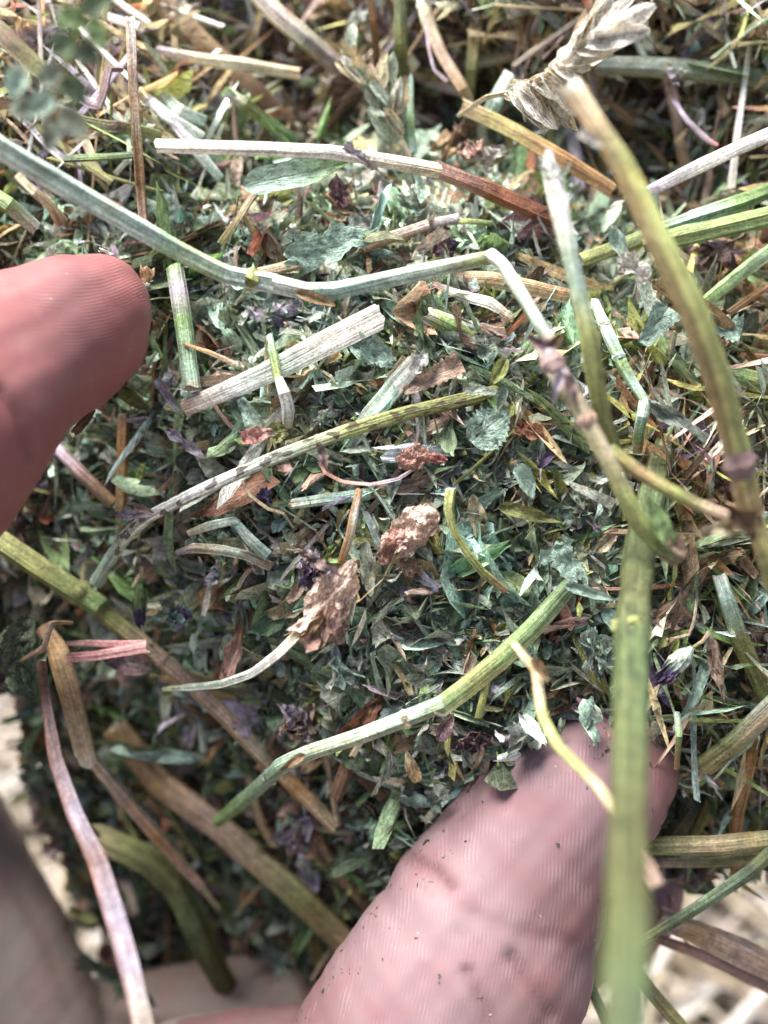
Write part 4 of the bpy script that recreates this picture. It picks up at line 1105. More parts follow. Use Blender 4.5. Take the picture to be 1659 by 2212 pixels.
stem('stem', [(1520, 1655, -2), (1580, 1605, 0), (1640, 1550, 1), (1720, 1480, 1)], [44, 46, 48, 50], ['olive', 'green', 'blue', 'leaf'], 'dusty grey green stem slanting up over the orange straws', side=(C['tan'], .6, 1.4))
leaf('grass_leaf', 1532, 1425, 1475, 1560, 2, 26, 'mint', 'curved green grass blade beside the thick upright stem', 'grass blade', shape='blade', fold=.5, bend=-1.2, curl=.4, serr=0, crump=.01)
leaf('leaf', 1530, 1370, 1560, 1520, 3, 28, 'buff', 'dark speckled buff leaf strip beside the curved green blade', 'leaf', shape='blade', fold=.6, crump=.05, spots=1.2)
stem('twig', [(1505, 1290, 3), (1500, 1340, 3.5), (1488, 1372, 3.5), (1440, 1382, 2)], [6, 8, 8, 7], ['cream', 'buff', 'cream'], 'thin cream zigzag twig beside the thick upright green stem', 'twig', ns=6)
leaf('leaf', 1405, 1330, 1500, 1340, 1, 44, 'salmon', 'crinkled salmon pink leaf behind the cream zigzag twig', shape='shard', crump=.12, torn=.2)
leaf('leaf', 1515, 1005, 1590, 1090, 2, 70, 'brown', 'rolled warm brown leaf to the side of the brown joint', shape='shard', curl=1.2, crump=.1, torn=.25, tint='tan')
leaf('leaf', 1460, 1230, 1600, 1195, 2, 46, 'tan', 'torn tan husk strip beneath the tan branch', 'husk', shape='shard', crump=.1, torn=.25)
stem('straw', [(1425, 1330, 1), (1480, 1290, 2), (1530, 1215, 2)], [20, 22, 20], ['tan', 'buff', 'tan'], 'short mottled tan straw beside the salmon pink leaf', 'straw', spots=.5)
leaf('grass_leaf', 1415, 1395, 1490, 1360, 2, 18, 'yellow', 'narrow yellow green blade under the salmon pink leaf', 'grass blade', shape='blade', fold=.4, serr=0)
stem('straw', [(1462, 1540, 2), (1466, 1590, 3), (1462, 1660, 1)], [13, 15, 13], ['palemint', 'green', 'orange'], 'small upright green and orange stub beside the thumb tip', 'straw')
stem('straw', [(1640, 1555, -6), (1620, 1640, -6), (1592, 1760, -8), (1590, 1905, -16)], [24, 28, 30, 28], ['tan', 'orange', 'orange', 'tan'], 'bright orange straw hanging beside the thumb above the ground', 'straw')
stem('straw', [(1560, 1640, -8), (1540, 1720, -8), (1490, 1830, -12)], [20, 22, 20], ['orange', 'olive', 'olive'], 'dim olive straw between the thumb tip and the bright orange straw', 'straw')
stem('stem', [(1540, 1660, -10), (1500, 1740, -10), (1440, 1830, -12)], [36, 44, 40], ['umber', 'dark', 'umber'], 'dark umber stem behind the thumb tip', flat=.6)
stem('stem', [(1310, 1832, -7), (1420, 1828, -5), (1540, 1826, -4), (1740, 1808, -4)], [38, 42, 44, 46], ['olive', 'olive', 'straw', 'olive'], 'level olive straw jutting out from under the thumb over the bright ground', 'straw')
stem('stem', [(1400, 1866, -8), (1540, 1862, -6), (1740, 1845, -6)], [20, 22, 22], ['buff', 'olive', 'straw'], 'narrow straw just beneath the level olive one over the bright ground', 'straw')
stem('stem', [(1390, 2030, -4), (1450, 1995, -4), (1540, 1935, -3), (1620, 1880, -3), (1740, 1770, -4)], [22, 26, 28, 30, 30], ['olive', 'dark', 'leaf', 'dark', 'olive'], 'dark green stem slanting over the bright ground beside the shaded fingertip', ends=('frayed', 'cut'))
stem('straw', [(1430, 1985, -12), (1500, 2010, -12), (1600, 2055, -12), (1760, 2135, -13)], [50, 52, 54, 56], ['buff', 'tan', 'buff', 'tan'], 'broad tan straw below the dark slanting stem over the bright ground', 'straw', flat=.5, ribs=5, rib=.12)
stem('straw', [(1400, 2020, -14), (1520, 2065, -14), (1760, 2180, -15)], [20, 26, 28], ['tan', 'salmon', 'buff'], 'slim rosy straw along the lower edge of the broad tan one', 'straw')
stem('stem', [(1340, 2060, -8), (1400, 2140, -7), (1500, 2250, -6)], [26, 28, 28], ['olive', 'umber', 'olive'], 'dull brownish stem emerging behind the thick upright green one over the ground', )
stem('stem', [(1255, 2080, -12), (1280, 2140, -11), (1330, 2240, -10)], [20, 24, 24], ['olive', 'dark', 'olive'], 'dark stem between the thumb base and the thick upright green stem')

# top: stalks in and beyond the hollow
stem('stem', [(540, -30, -12), (600, 30, -11), (660, 82, -11), (740, 150, -14)], [40, 42, 42, 36], ['olive', 'straw', 'olive', 'buff'], 'greyish olive stem reaching from the top edge to the seed clusters', side=(C['lilac'], .5, 1.6))
stem('straw', [(340, 108, -9), (420, 122, -9), (500, 135, -9), (645, 158, -11)], [20, 26, 30, 28], ['lilac', 'cream', 'cream', 'cream'], 'cream straw lying across the rusty brown stem', 'straw')
stem('stem', [(330, -20, -16), (440, 100, -16), (560, 205, -17), (660, 300, -19)], [46, 52, 48, 36], ['buff', 'tan', 'brown', 'brown'], 'broad rusty brown stem in the shade under the cream straw', flat=.4)
stem('straw', [(908, -30, -13), (925, 50, -12), (952, 110, -11), (1000, 190, -10), (1015, 225, -11)], [30, 30, 28, 26, 24], ['cream', 'cream', 'buff', 'tan', 'straw'], 'long curved cream straw dropping from the top edge to the drooping seed head', 'straw')
stem('stem', [(1038, -30, -16), (1028, 60, -15), (1018, 150, -15), (1012, 215, -17)], [26, 28, 26, 22], ['olive', 'straw', 'olive', 'olive'], 'upright olive stem just behind the long curved cream straw')
stem('stem', [(868, -30, -8), (866, 90, -9), (866, 190, -14)], [28, 28, 26], ['dark', 'olive', 'umber'], 'dim olive stem standing in the dark hollow at the top')
stem('straw', [(795, -30, -8), (806, 40, -9), (816, 150, -14)], [16, 18, 18], ['brown', 'orange', 'brown'], 'thin red brown straw standing in the dark hollow', 'straw')
stem('fibre', [(920, 40, -9), (926, 100, -8), (938, 150, -8), (965, 176, -8)], [7, 8, 8, 12], ['mauve', 'lilac', 'mauve'], 'thin hooked mauve fibre hanging beside the long curved cream straw', 'fibre', ns=6)
stem('stem', [(1000, 232, -6), (1060, 260, -6), (1130, 296, -5), (1220, 345, -4), (1320, 410, -5)], [36, 40, 40, 40, 36], ['cream', 'yellow', 'olive', 'orange', 'tan'], 'tan and olive stem passing behind the slender whitish stem', side=(C['orange'], .5, 1.5), spots=.3)
stem('stem', [(1300, 136, -9), (1400, 140, -8), (1455, 145, -8), (1560, 158, -9), (1740, 185, -11)], [38, 40, 42, 42, 46], ['blue', 'grey', 'grey', 'leaf', 'grey'], 'level grey green stem with a woolly joint beyond the drooping seed head', side=(C['tan'], .7, -1.6))
stem('straw', [(1240, 190, -16), (1225, 260, -16), (1245, 340, -15), (1255, 410, -15)], [26, 28, 28, 26], ['lilac', 'blue', 'lilac', 'lilac'], 'bluish grey stalk standing in the hollow behind the thick stem top', 'stalk')
stem('straw', [(1440, 160, -12), (1462, 250, -12), (1480, 370, -13)], [24, 26, 26], ['mauve', 'buff', 'tan'], 'dull upright straw below the woolly joint', 'straw')
stem('fibre', [(1455, 215, -7), (1485, 260, -6), (1530, 305, -6), (1550, 315, -6)], [8, 12, 12, 8], ['lilac', 'lilac', 'pink'], 'slim curved lilac splinter above the clean white straw', 'fibre', ns=7)
stem('straw', [(1625, 40, -9), (1608, 180, -8), (1592, 300, -8), (1578, 412, -9)], [12, 13, 16, 18], ['straw', 'chalk', 'white', 'white'], 'long thin white straw standing across the level grey green stem', 'straw')
stem('stem', [(888, 330, -6), (880, 270, -6), (878, 190, -7)], [30, 30, 26], ['mint', 'green', 'mint'], 'bright green stub with a ragged top beside the seed clusters', ends=('cut', 'frayed'), pale=C['mint'])
stem('stem', [(1045, 270, -8), (1070, 220, -7), (1098, 160, -8)], [30, 36, 34], ['palemint', 'mint', 'palemint'], 'pale green stub behind the stalk of the drooping seed head', ribs=6)
stem('straw', [(1010, 140, -18), (1100, 120, -17), (1200, 95, -18)], [24, 26, 24], ['grey', 'straw', 'grey'], 'dull grey straw slanting in the hollow behind the pale green stub', 'straw')
stem('straw', [(1100, 30, -10), (1180, 2, -10), (1270, -40, -10)], [22, 30, 30], ['white', 'cream', 'white'], 'white split straw touching the top edge', 'straw', flat=.4)
stem('straw', [(300, 198, -4), (360, 250, -3), (432, 292, -4)], [22, 30, 28], ['lilac', 'chalk', 'palemint'], 'bluish white flattened straw beside the upright tan one', 'straw', flat=.4)
stem('straw', [(345, 205, -5), (390, 240, -4), (440, 262, -5)], [26, 34, 30], ['mint', 'palemint', 'mint'], 'greenish flattened straw behind the bluish white one', 'straw', flat=.4)
stem('straw', [(375, 268, -3), (420, 320, -3), (475, 385, -4)], [18, 26, 20], ['lilac', 'chalk', 'mint'], 'narrow bluish straw running under the end of the bleached white one', 'straw', flat=.4)
stem('stem', [(495, 200, -5), (530, 225, -5), (590, 270, -8), (640, 300, -10)], [22, 24, 26, 24], ['white', 'olive', 'green', 'leaf'], 'dark green stalk with a white tip under the rusty brown stem', 'stalk')
stem('stem', [(140, 342, 3), (210, 338, 3), (300, 334, 2)], [16, 18, 16], ['dark', 'green', 'dark'], 'thin dark green stalk crossing the upright tan straw', 'stalk')
stem('stem', [(170, 262, 1), (250, 276, 1), (340, 292, -1)], [28, 32, 26], ['olive', 'umber', 'olive'], 'dark olive stem behind the upright tan straw')
stem('stem', [(-60, 30, 10), (20, 92, 12), (95, 158, 12)], [44, 44, 40], ['olive', 'brown', 'olive'], 'blurred dark olive stem poking in at the corner over the bleached straws')
stem('stalk', [(38, 380, 10), (75, 415, 10), (110, 450, 9), (130, 478, 8)], [20, 22, 24, 32], ['cream', 'cream', 'straw', 'tan'], 'blurred cream stalk with a blunt tan tip crossing the long pale stem', 'stalk')
stem('stem', [(-40, 405, 4), (20, 445, 4), (75, 492, 3)], [36, 38, 32], ['olive', 'green', 'palemint'], 'olive stem below the long pale stem near the forefinger')
stem('stalk', [(178, 215, 6), (215, 228, 7), (228, 190, 7), (235, 150, 7), (258, 150, 6)], [22, 24, 22, 22, 20], ['lilac', 'mauve', 'mauve', 'mauve'], 'looped mauve tendril beside the upright tan straw', 'tendril', ns=7)

# ------------------------------------------------------------------ leaves, flowers and seed heads one can point at
leaf('leaf', 615, 545, 795, 520, 3, 88, 'mint', 'large torn grey green leaf beside the short orange tan straw', shape='shard', crump=.06, torn=.18, fold=.25, serr=.12, nv=19, nu=9)
leaf('leaf', 1018, 955, 1098, 890, 4, 92, 'mint', 'roundish toothed pale green leaf at the olive end of the spotted stem', shape='ovate', serr=.1, crump=.035, fold=.12, curl=.25, spots=.7, nv=19, nu=9, bend=.3)
leaf('leaf', 870, 845, 998, 785, 3, 56, 'buff', 'buff brown toothed leaf under the olive stem stub', shape='wedge', serr=.13, crump=.05, fold=.4, nv=19)
leaf('leaf', 1072, 848, 1008, 838, 5, 30, 'palemint', 'small pale leaflet across the olive end of the spotted stem', shape='wedge', serr=.1, crump=.05)
leaf('leaf', 1095, 775, 1058, 832, 5, 34, 'yellow', 'folded yellow green leaf by the torn olive stem stub', shape='ovate', fold=.8)
leaf('leaf', 1090, 835, 1075, 885, 4.5, 24, 'mint', 'thin mint leaf hanging to the roundish toothed one', shape='blade', fold=.5)
leaf('leaf', 1048, 722, 1052, 790, 3, 50, 'grey', 'furry grey leaf draped over the torn olive stem stub', shape='shard', torn=.2, crump=.08, tint='mint')
leaf('leaf', 765, 735, 850, 790, 3, 66, 'mint', 'wrinkled pale green leaf at the tip of the broad whitish shard', shape='shard', torn=.15, crump=.08, fold=.4, serr=.1)
leaf('leaf', 520, 945, 590, 935, 3, 34, 'pink', 'curled pink leaf above the spotted stem', shape='shard', crump=.08, torn=.2, tint='salmon')
leaf('leaf', 575, 935, 625, 935, 3, 50, 'olive', 'small olive leaf with dark specks above the spotted stem', shape='ovate', spots=1.1, fold=.2)
leaf('leaf', 1250, 1258, 1190, 1178, 4, 78, 'mint', 'torn sage green leaf beside the upper end of the jointed stem', shape='wedge', torn=.18, serr=.08, crump=.04, fold=.1, nv=15)
leaf('leaf', 1220, 1262, 1332, 1298, 4, 24, 'mint', 'narrow mint blade pointing from the torn sage green leaf to the thick upright stem', 'grass blade', shape='blade', fold=.4, serr=0, crump=.015)
leaf('leaf', 790, 1170, 800, 1290, 4, 34, 'grey', 'hanging grey green leaf between the two crumpled brown pieces', shape='ovate', fold=.5, curl=.6, serr=.05)
leaf('leaf', 1285, 1190, 1335, 1145, 3, 34, 'cream', 'pale pinkish husk leaf above the torn sage green one', shape='ovate', fold=.6, curl=.8, tint='salmon')
leaf('leaf', 1075, 1090, 1210, 1130, 2.5, 30, 'olive', 'long slim olive leaf beside the crooked olive stalk', shape='blade', fold=.5, serr=0, curl=.5)
leaf('leaf', 485, 1470, 525, 1350, 1, 36, 'salmon', 'upright pink edged leaf beside the curved white green stalk', shape='blade', fold=.8, crump=.06, torn=.1, tint='rust')
leaf('leaf', 900, 1690, 880, 1620, 2, 36, 'tan', 'tall tan and orange leaf curl near the thumb', shape='ovate', fold=1., curl=1.1, tint='cream')
leaf('leaf', 945, 1600, 980, 1540, 3, 32, 'plum', 'plum coloured petal under the torn joint of the mint stem', shape='ovate', fold=.5, crump=.05, tint='buff')
leaf('leaf', 740, 1620, 790, 1660, -1, 46, 'leaf', 'broad dark leaf in shade under the mint jointed stem', shape='ovate', fold=.4, curl=.5)
leaf('leaf', 600, 1580, 648, 1545, 1, 26, 'lilac', 'silvery lilac torn leaf above the mint jointed stem', shape='shard', torn=.25, crump=.08)
leaf('leaf', 740, 1590, 850, 1490, 1.5, 50, 'rust', 'reddish brown curled leaf tucked above the mint jointed stem', shape='shard', crump=.09, torn=.15, fold=.8, curl=.9, tint='brown')
leaf('leaf', 365, 928, 440, 990, 0, 24, 'lilac', 'pale lilac withered leaf strip below the forefinger', shape='shard', crump=.09, torn=.2)
leaf('leaf', 262, 838, 318, 888, 1, 34, 'olive', 'withered olive leaf on a thread touching the forefinger', shape='ovate', fold=.7, crump=.07)
leaf('leaf', 340, 818, 395, 905, 1, 22, 'lilac', 'slender greyish leaf strip between the forefinger and the broad whitish shard', shape='blade', fold=.6, crump=.06, tint='grey')
leaf('leaf', 520, 860, 560, 935, 1, 48, 'mint', 'pleated fan shaped grey leaf below the broad whitish shard', shape='wedge', fold=.3, crump=.05, tint='grey')
leaf('leaf', 655, 1265, 620, 1300, 2, 30, 'buff', 'small curled buff leaf beside the purple petals', shape='shard', curl=1.1)
leaf('leaf', 440, 1640, 230, 1625, -6, 26, 'mint', 'arched grey green blade across the tan straw in the hollow', 'grass blade', shape='blade', bend=-1., fold=.4, serr=0)
leaf('leaf', 700, 1880, 830, 1830, -6, 36, 'leaf', 'dim green leaf strip lying against the thumb joint', shape='blade', fold=.5, curl=.4)
leaf('leaf', 1120, 830, 1160, 905, 0, 50, 'brown', 'dark brown curled leaf between the roundish toothed leaf and the pink joint', shape='shard', curl=1, crump=.08)
leaf('leaf', 1115, 920, 1190, 945, 2, 36, 'rust', 'rusty crinkled leaf below the pink joint', shape='shard', crump=.1, torn=.2, tint='salmon')
leaf('leaf', 1160, 1010, 1205, 965, 2.5, 22, 'purple', 'vivid purple petal below the pink joint', 'petal', shape='ovate', fold=.6, serr=0)
leaf('leaf', 1120, 1000, 1150, 1080, 3, 40, 'mint', 'drooping mint leaf beside the vivid purple petal', shape='blade', fold=.6, curl=.6)
leaf('leaf', 940, 545, 990, 525, 2, 50, 'plum', 'dark plum flower scrap beneath the bend of the pale green stem', 'petal', shape='shard', crump=.12, torn=.25, tint='purple')
leaf('leaf', 715, 425, 765, 405, 1, 46, 'plum', 'dull plum flower scrap below the bleached white straw', 'petal', shape='shard', crump=.12, torn=.25, tint='brown')
leaf('leaf', 440, 1330, 455, 1255, -1, 14, 'white', 'tiny bluish white chip by the purple flower', 'straw chip', shape='shard', fold=.1)

def clump(name, cx, cy, h, rad, n, cols, label, cat, length=1.0, width=.7, seed=1, spread=1.0, droop=0., crump=.12, part='petal', dirv=None, torn=.2):
    """A withered flower or leaf: crumpled folds gathered round a centre, each a part."""
    r = np.random.default_rng(seed)
    h = settle(cx, cy, h)
    e = link(name, None, P(cx, cy, h))
    tag(e, label, cat)
    HEROES.append((name, np.array([P(cx, cy, h)] * 3), np.ones(3)))
    for i in range(n):
        a = r.uniform(0, 2 * math.pi) if dirv is None else dirv + r.normal(0, .45)
        off = rad * r.uniform(.1, .55) * spread
        L = rad * length * r.uniform(.8, 1.3)
        x, y = cx + math.cos(a) * off, cy - math.sin(a) * off
        at = P(x, y, h + r.normal(0, W(rad) * .12))
        g = Geo()
        k = cols[int(r.integers(len(cols)))]
        leaf_geo(g, at, W(L, h), a - math.pi / 2 + r.normal(0, .3), r.normal(-droop, .3), r.normal(0, .6), C[k], seed * 31 + i, nu=7, nv=11,
                 shape=r.choice(['shard', 'ovate', 'wedge']), ratio=width * r.uniform(.7, 1.2), fold=r.uniform(.2, .9), curl=r.normal(.5, .5), crump=crump, torn=torn, serr=.06, bend=r.normal(.4, .5))
        link(part, g.mesh(part, M_LEAF, origin=at), at, e)
    return e
def sheet(parent, part, cx, cy, h, rad, yaw, col, seed, asp=1.0, amp=.085, tilt=(0, 0), n=19):
    """One crumpled papery sheet with a ragged outline, folded by ridged noise."""
    r = np.random.default_rng(seed)
    u = np.linspace(-1, 1, n)
    X, Y = np.meshgrid(u, u)
    th = np.arctan2(Y, X); m = np.maximum(np.abs(X), np.abs(Y)); q = np.hypot(X, Y) + 1e-9
    out = 1 + sum(r.normal(0, .13 / k ** .6) * np.sin(k * th + r.uniform(0, 6)) for k in range(2, 11))
    sc = m / q * (.55 + .45 * m) * out / (.55 + .45 * m) 
    x, y = X * sc, Y * sc
    z = np.zeros_like(x)
    for k in range(9):
        f = r.uniform(1.5, 5.5); a = r.uniform(0, math.pi)
        ph = f * (x * math.cos(a) + y * math.sin(a)) + r.uniform(0, 6) + 1.1 * np.sin(2.3 * y + k) + .8 * np.sin(3.1 * x + 2 * k)
        z += amp * (2.6 / f) * (1 - 2 * np.abs(np.sin(ph))) * (.4 + np.abs(np.sin(1.3 * x * math.sin(a) + 1.7 * y * math.cos(a) + k)))
    z += r.normal(0, .045, z.shape)
    x = x + r.normal(0, .018, x.shape); y = y + r.normal(0, .018, y.shape)
    z -= .25 * (x * x + y * y) * r.uniform(.3, 1)
    V = np.stack([x, y * asp, z], 2).reshape(-1, 3)
    i = (np.arange(n - 1)[:, None] * n + np.arange(n - 1)[None]).reshape(-1)
    F = np.stack([i, i + 1, i + 1 + n, i + n], 1)
    h = settle(cx, cy, h)
    at = P(cx, cy, h)
    L = W(rad, h)
    v = (V * L) @ rot(yaw, *tilt).T + at
    cc = np.tile(np.asarray(C[col]), (len(V), 1)) * (1 + r.normal(0, .05, (len(V), 1)))
    UV = np.stack([X.ravel() * .98, (Y.ravel() + 1) / 2, 0 * X.ravel()], 1)
    g = Geo(); g.add(v, F, np.concatenate([cc, np.full((len(V), 1), .0)], 1), V * L + seed, UV)
    return link(part, g.mesh(part, M_HUSK, smooth=False, origin=at), at, parent)
def sheets(name, label, cat, part, lst):
    e = link(name, None, P(lst[0][0], lst[0][1], lst[0][2])); tag(e, label, cat)
    for i, a in enumerate(lst): sheet(e, part, *a[:6], seed=300 + int(a[0]) + i, **(a[6] if len(a) > 6 else {}))
    return e
sheets('crumpled_leaf', 'large buff crumpled dried leaf in the middle of the heap', 'leaf', 'leaf_fold',
       [(885, 1150, 5, 66, .5, 'paper', dict(asp=.75)), (850, 1185, 4.5, 44, 1.2, 'salmon', dict(asp=.7, tilt=(.3, -.3))), (930, 1135, 5.5, 34, -.3, 'paper', dict(asp=.9, tilt=(.2, .5))), (880, 1215, 3.5, 34, 1.9, 'buff', dict(asp=.6))])
sheets('salmon_leaf', 'crumpled salmon pink leaf below the spotted stem', 'leaf', 'leaf_fold',
       [(892, 988, 3.5, 38, .3, 'salmon', dict(asp=.65)), (945, 992, 3.5, 24, -.4, 'pink', dict(asp=.5, tilt=(.2, .4)))])
sheets('husk', 'brown papery husk wrapped round the brown crumpled flower', 'husk', 'husk_fold',
       [(716, 1290, 7.5, 50, -.5, 'paper', dict(asp=1.5, amp=.13)), (690, 1350, 7, 40, -.6, 'paper', dict(asp=1.4, amp=.12)), (735, 1345, 6.5, 34, -.1, 'buff', dict(asp=1.5, tilt=(0, .7)))])
clump('crumpled_flower', 705, 1318, 7, 88, 10, ['paper', 'paper', 'buff', 'salmon', 'tan'], 'brown crumpled withered flower on the curved white green stalk', 'flower', seed=5, dirv=-2.0, width=.34, length=.9, crump=.05, spread=1.2)
clump('withered_tendrils', 700, 1225, 7, 60, 5, ['mauve', 'olive', 'lilac'], 'withered olive and mauve bracts on top of the brown crumpled flower', 'bracts', seed=8, dirv=1.9, width=.2, length=1.2, part='bract')
clump('purple_flower', 668, 1235, 3, 42, 6, ['purple', 'plum', 'purple', 'lilac'], 'faded purple petals tucked beside the brown crumpled flower', 'petals', seed=11)
clump('purple_flower', 372, 1335, 0, 46, 6, ['purple', 'purple', 'grey', 'mint'], 'shaded purple blossom with grey sepals below the bent leaf stalk', 'flower', seed=12)
clump('purple_flower', 570, 1068, 2, 32, 5, ['purple', 'plum'], 'dusty purple petal knot at the whitish part of the spotted stem', 'petals', seed=14)
clump('withered_flower', 655, 1560, 1, 60, 8, ['mauve', 'buff', 'lilac', 'brown'], 'ragged mauve brown withered flower above the mint jointed stem', 'flower', seed=15, crump=.14)
clump('withered_flower', 1020, 1590, 1, 46, 6, ['buff', 'salmon', 'plum'], 'frayed buff and plum flower just above the thumb', 'flower', seed=16, crump=.14)
clump('withered_flower', 640, 1800, -6, 60, 8, ['lilac', 'buff', 'mauve', 'grey'], 'pale withered flower with silvery bracts in the shade beside the thumb', 'flower', seed=17, crump=.1)
clump('withered_flower', 1250, 1110, 1, 56, 9, ['palemint', 'mint', 'lilac', 'grey'], 'fluffy grey green flower head beside the thick upright green stem', 'flower', seed=18, width=.3, length=.9)
clump('withered_flower', 1045, 335, -2, 50, 6, ['lilac', 'salmon', 'white'], 'pinkish white withered flower under the tan and olive stem', 'flower', seed=19)
clump('leaf_tuft', 730, 1440, 2, 70, 8, ['mint', 'blue', 'grey', 'chalk'], 'hairy bluish leaf tuft above the mint jointed stem', 'leaf', seed=20, width=.35, dirv=-.9)
clump('leaf_tuft', 1285, 1390, 2, 80, 8, ['grey', 'mint', 'blue'], 'wavy blue green leaf tuft between the dull olive stem length and the thick upright one', 'leaf', seed=21, width=.45, dirv=-1.2, crump=.07)
clump('leaf_tuft', 905, 450, 0, 78, 9, ['blue', 'mint', 'grey', 'palemint'], 'bluish curled leaf tuft below the joint of the bleached white straw', 'leaf', seed=22, width=.35, crump=.08)
clump('wool_knot', 1462, 158, -6, 36, 7, ['chalk', 'lilac', 'buff'], 'woolly whitish knot on the level grey green stem', 'seed wool', seed=23, width=.3, part='tuft')
clump('leaf_tuft', 1490, 245, -11, 70, 8, ['straw', 'chalk', 'grey', 'olive'], 'shredded pale leaf fan hanging under the woolly knot', 'leaf', seed=24, dirv=-1.5, width=.2, part='shred')
clump('leaf_tuft', 1520, 535, -3, 100, 8, ['mauve', 'lilac', 'umber'], 'dark purplish withered leaves behind the thick tan flanked stem', 'leaf', seed=25, width=.3, dirv=-.5)
clump('petal_heap', 1330, 30, -12, 80, 9, ['lilac', 'salmon', 'purple', 'buff'], 'faded lilac petals at the top edge behind the drooping seed head', 'petals', seed=26)
clump('withered_flower', 1545, 60, -12, 90, 7, ['lilac', 'mauve', 'pink'], 'pinkish twisted withered leaves hanging from the top edge', 'leaf', seed=27, dirv=-2.1, width=.25, length=1.4)
clump('leaf_bunch', 1000, 285, -8, 74, 8, ['buff', 'tan', 'brown', 'lilac'], 'tan withered leaf bunch at the fork below the drooping seed head', 'leaf', seed=28, dirv=-2., width=.25)
clump('leaf_bunch', 460, 190, -15, 120, 10, ['mauve', 'brown', 'lilac', 'umber'], 'shaggy brown withered leaves against the rusty brown stem', 'leaf', seed=29, dirv=-1.3, width=.25, length=1.1)
clump('withered_leaf', 800, 10, -14, 80, 5, ['lilac', 'chalk', 'mauve'], 'pale lilac curled leaves hanging at the top edge over the dark hollow', 'leaf', seed=30, dirv=-1.9, width=.35)

def seed_head(name, axis, h, n, size, cols, label, seed, wide=.3, spread=.6, tilt=.3):
    """Spikelets set along a drooping axis, each a part, on a thin stem."""
    r = np.random.default_rng(seed)
    g, c, w = stalk([(x, y, hh) for x, y, hh in axis], [10, 14, 12], ['cream', 'straw', 'buff'], ns=7, seed=seed)
    o = link(name, g.mesh(name, M_STEM, origin=c[0]), c[0])
    tag(o, label, 'grass ear')
    HEROES.append((name, c, w))
    m = len(c)
    for i in range(n):
        k = int((h + (1 - h) * i / n) * (m - 2))
        t = c[k + 1] - c[k]; t /= np.linalg.norm(t)
        a = math.atan2(t[1], t[0]) + r.choice([-1, 1]) * spread * r.uniform(.3, 1.2)
        L = W(size) * r.uniform(.7, 1.25)
        d = np.array([math.cos(a), math.sin(a), r.normal(.15, tilt)])
        g = Geo()
        k2 = cols[int(r.integers(len(cols)))]
        leaf_geo(g, c[k] + d * L * .5 + np.array([0, 0, r.uniform(-.8, 1.6)]), L, a - math.pi / 2, math.asin(np.clip(d[2], -.8, .8)), r.normal(0, .5), C[k2], seed * 7 + i, nu=7, nv=11,
                 shape='ovate', ratio=wide * r.uniform(.8, 1.3), fold=.5, curl=1.1, crump=.03, torn=.04, serr=.02, bend=r.normal(.3, .4), twist=r.normal(0, .3))
        link('spikelet', g.mesh('spikelet', M_HUSK, origin=c[k]), c[k], o)
    return o
seed_head('grass_ear', [(990, 250, -4), (1050, 210, 0), (1120, 195, 4), (1200, 150, 7), (1270, 95, 8), (1320, 40, 7)], .36, 64, 104, ['husk', 'husk', 'white', 'husk', 'chalk', 'cream', 'husk'], 'drooping wheat coloured seed head with long papery husks', 40, wide=.36, spread=.5, tilt=.16)
seed_head('seed_cluster', [(885, 340, -5), (850, 270, -5), (830, 200, -5), (800, 140, -5)], .25, 20, 92, ['chalk', 'straw', 'palemint', 'palemint', 'cream', 'grey'], 'pale bristly seed cluster standing over the bleached white straw', 41, wide=.42, spread=.5)
seed_head('seed_cluster', [(800, 200, -7), (770, 160, -7), (755, 100, -8)], .1, 12, 80, ['straw', 'chalk', 'palemint', 'cream'], 'second bristly seed cluster with a paler top at the end of the greyish olive stem', 42, wide=.45, spread=.4)

def bud(name, x0, y0, x1, y1, h, width, cal, pet, label, stalk_to=None):
    """calyx from (x0, y0), petals pointing to (x1, y1)"""
    SEED[0] += 1
    m = lambda t: (x0 + (x1 - x0) * t, y0 + (y1 - y0) * t, h)
    g, c, w = stalk([m(0), m(.2), m(.42), m(.62), m(.7)], [width * .25, width * .85, width, width * .8, width * .7], [cal, cal, cal, pet, pet], ns=12, step=.5, seed=SEED[0], ends=('cut', 'frayed'), flat=.9, pale=C[pet], sway=0)
    o = link(name, g.mesh(name, M_STEM, origin=c[0]), c[0]); tag(o, label, 'flower bud')
    HEROES.append((name, c, w))
    for i in range(5):
        a, b = m(.38 + .02 * i), m(.92 + .05 * (i % 3))
        dx = (i - 2) * width * .16
        leaf('petal', a[0] + dx, a[1], b[0] + dx * .8, b[1], h + .3, width * .5, pet, '', parent=o, shape='ovate', fold=.6, curl=.8, serr=0, crump=.05)
    for i in range(4):
        a, b = m(.3), m(.68)
        dx = (i - 1.5) * width * .3
        leaf('sepal', a[0] + dx, a[1], b[0] + dx * 1.2, b[1], h + .7, width * .16, cal, '', parent=o, shape='blade', fold=.3, serr=0, nu=3, nv=7)
    if stalk_to:
        g, c, w = stalk([(x0, y0, h), ((x0 + stalk_to[0]) / 2 + 3, (y0 + stalk_to[1]) / 2 + 3, h), (*stalk_to, h - .5)], [8, 8, 9], ['olive', 'straw', 'cream'], ns=6, step=.5)
        link('pedicel', g.mesh('pedicel', M_STEM, origin=c[0]), c[0], o)
bud('flower_bud', 302, 1258, 302, 1358, -1, 28, 'green', 'purple', 'green flower bud with a purple tip beside the swollen olive joint', (306, 1225))
bud('flower_bud', 1495, 1400, 1415, 1480, 3, 46, 'palemint', 'purple', 'pale green and violet flower bud on a bent stalk behind the thick upright stem', (1532, 1365))
bud('flower_bud', 1300, 1555, 1240, 1520, 2, 40, 'palemint', 'plum', 'green and pink bud squeezed against the top of the thumb')
bud('flower_bud', 478, 1425, 496, 1370, 0, 20, 'mint', 'palemint', 'small closed mint bud beside the upright pink edged leaf')

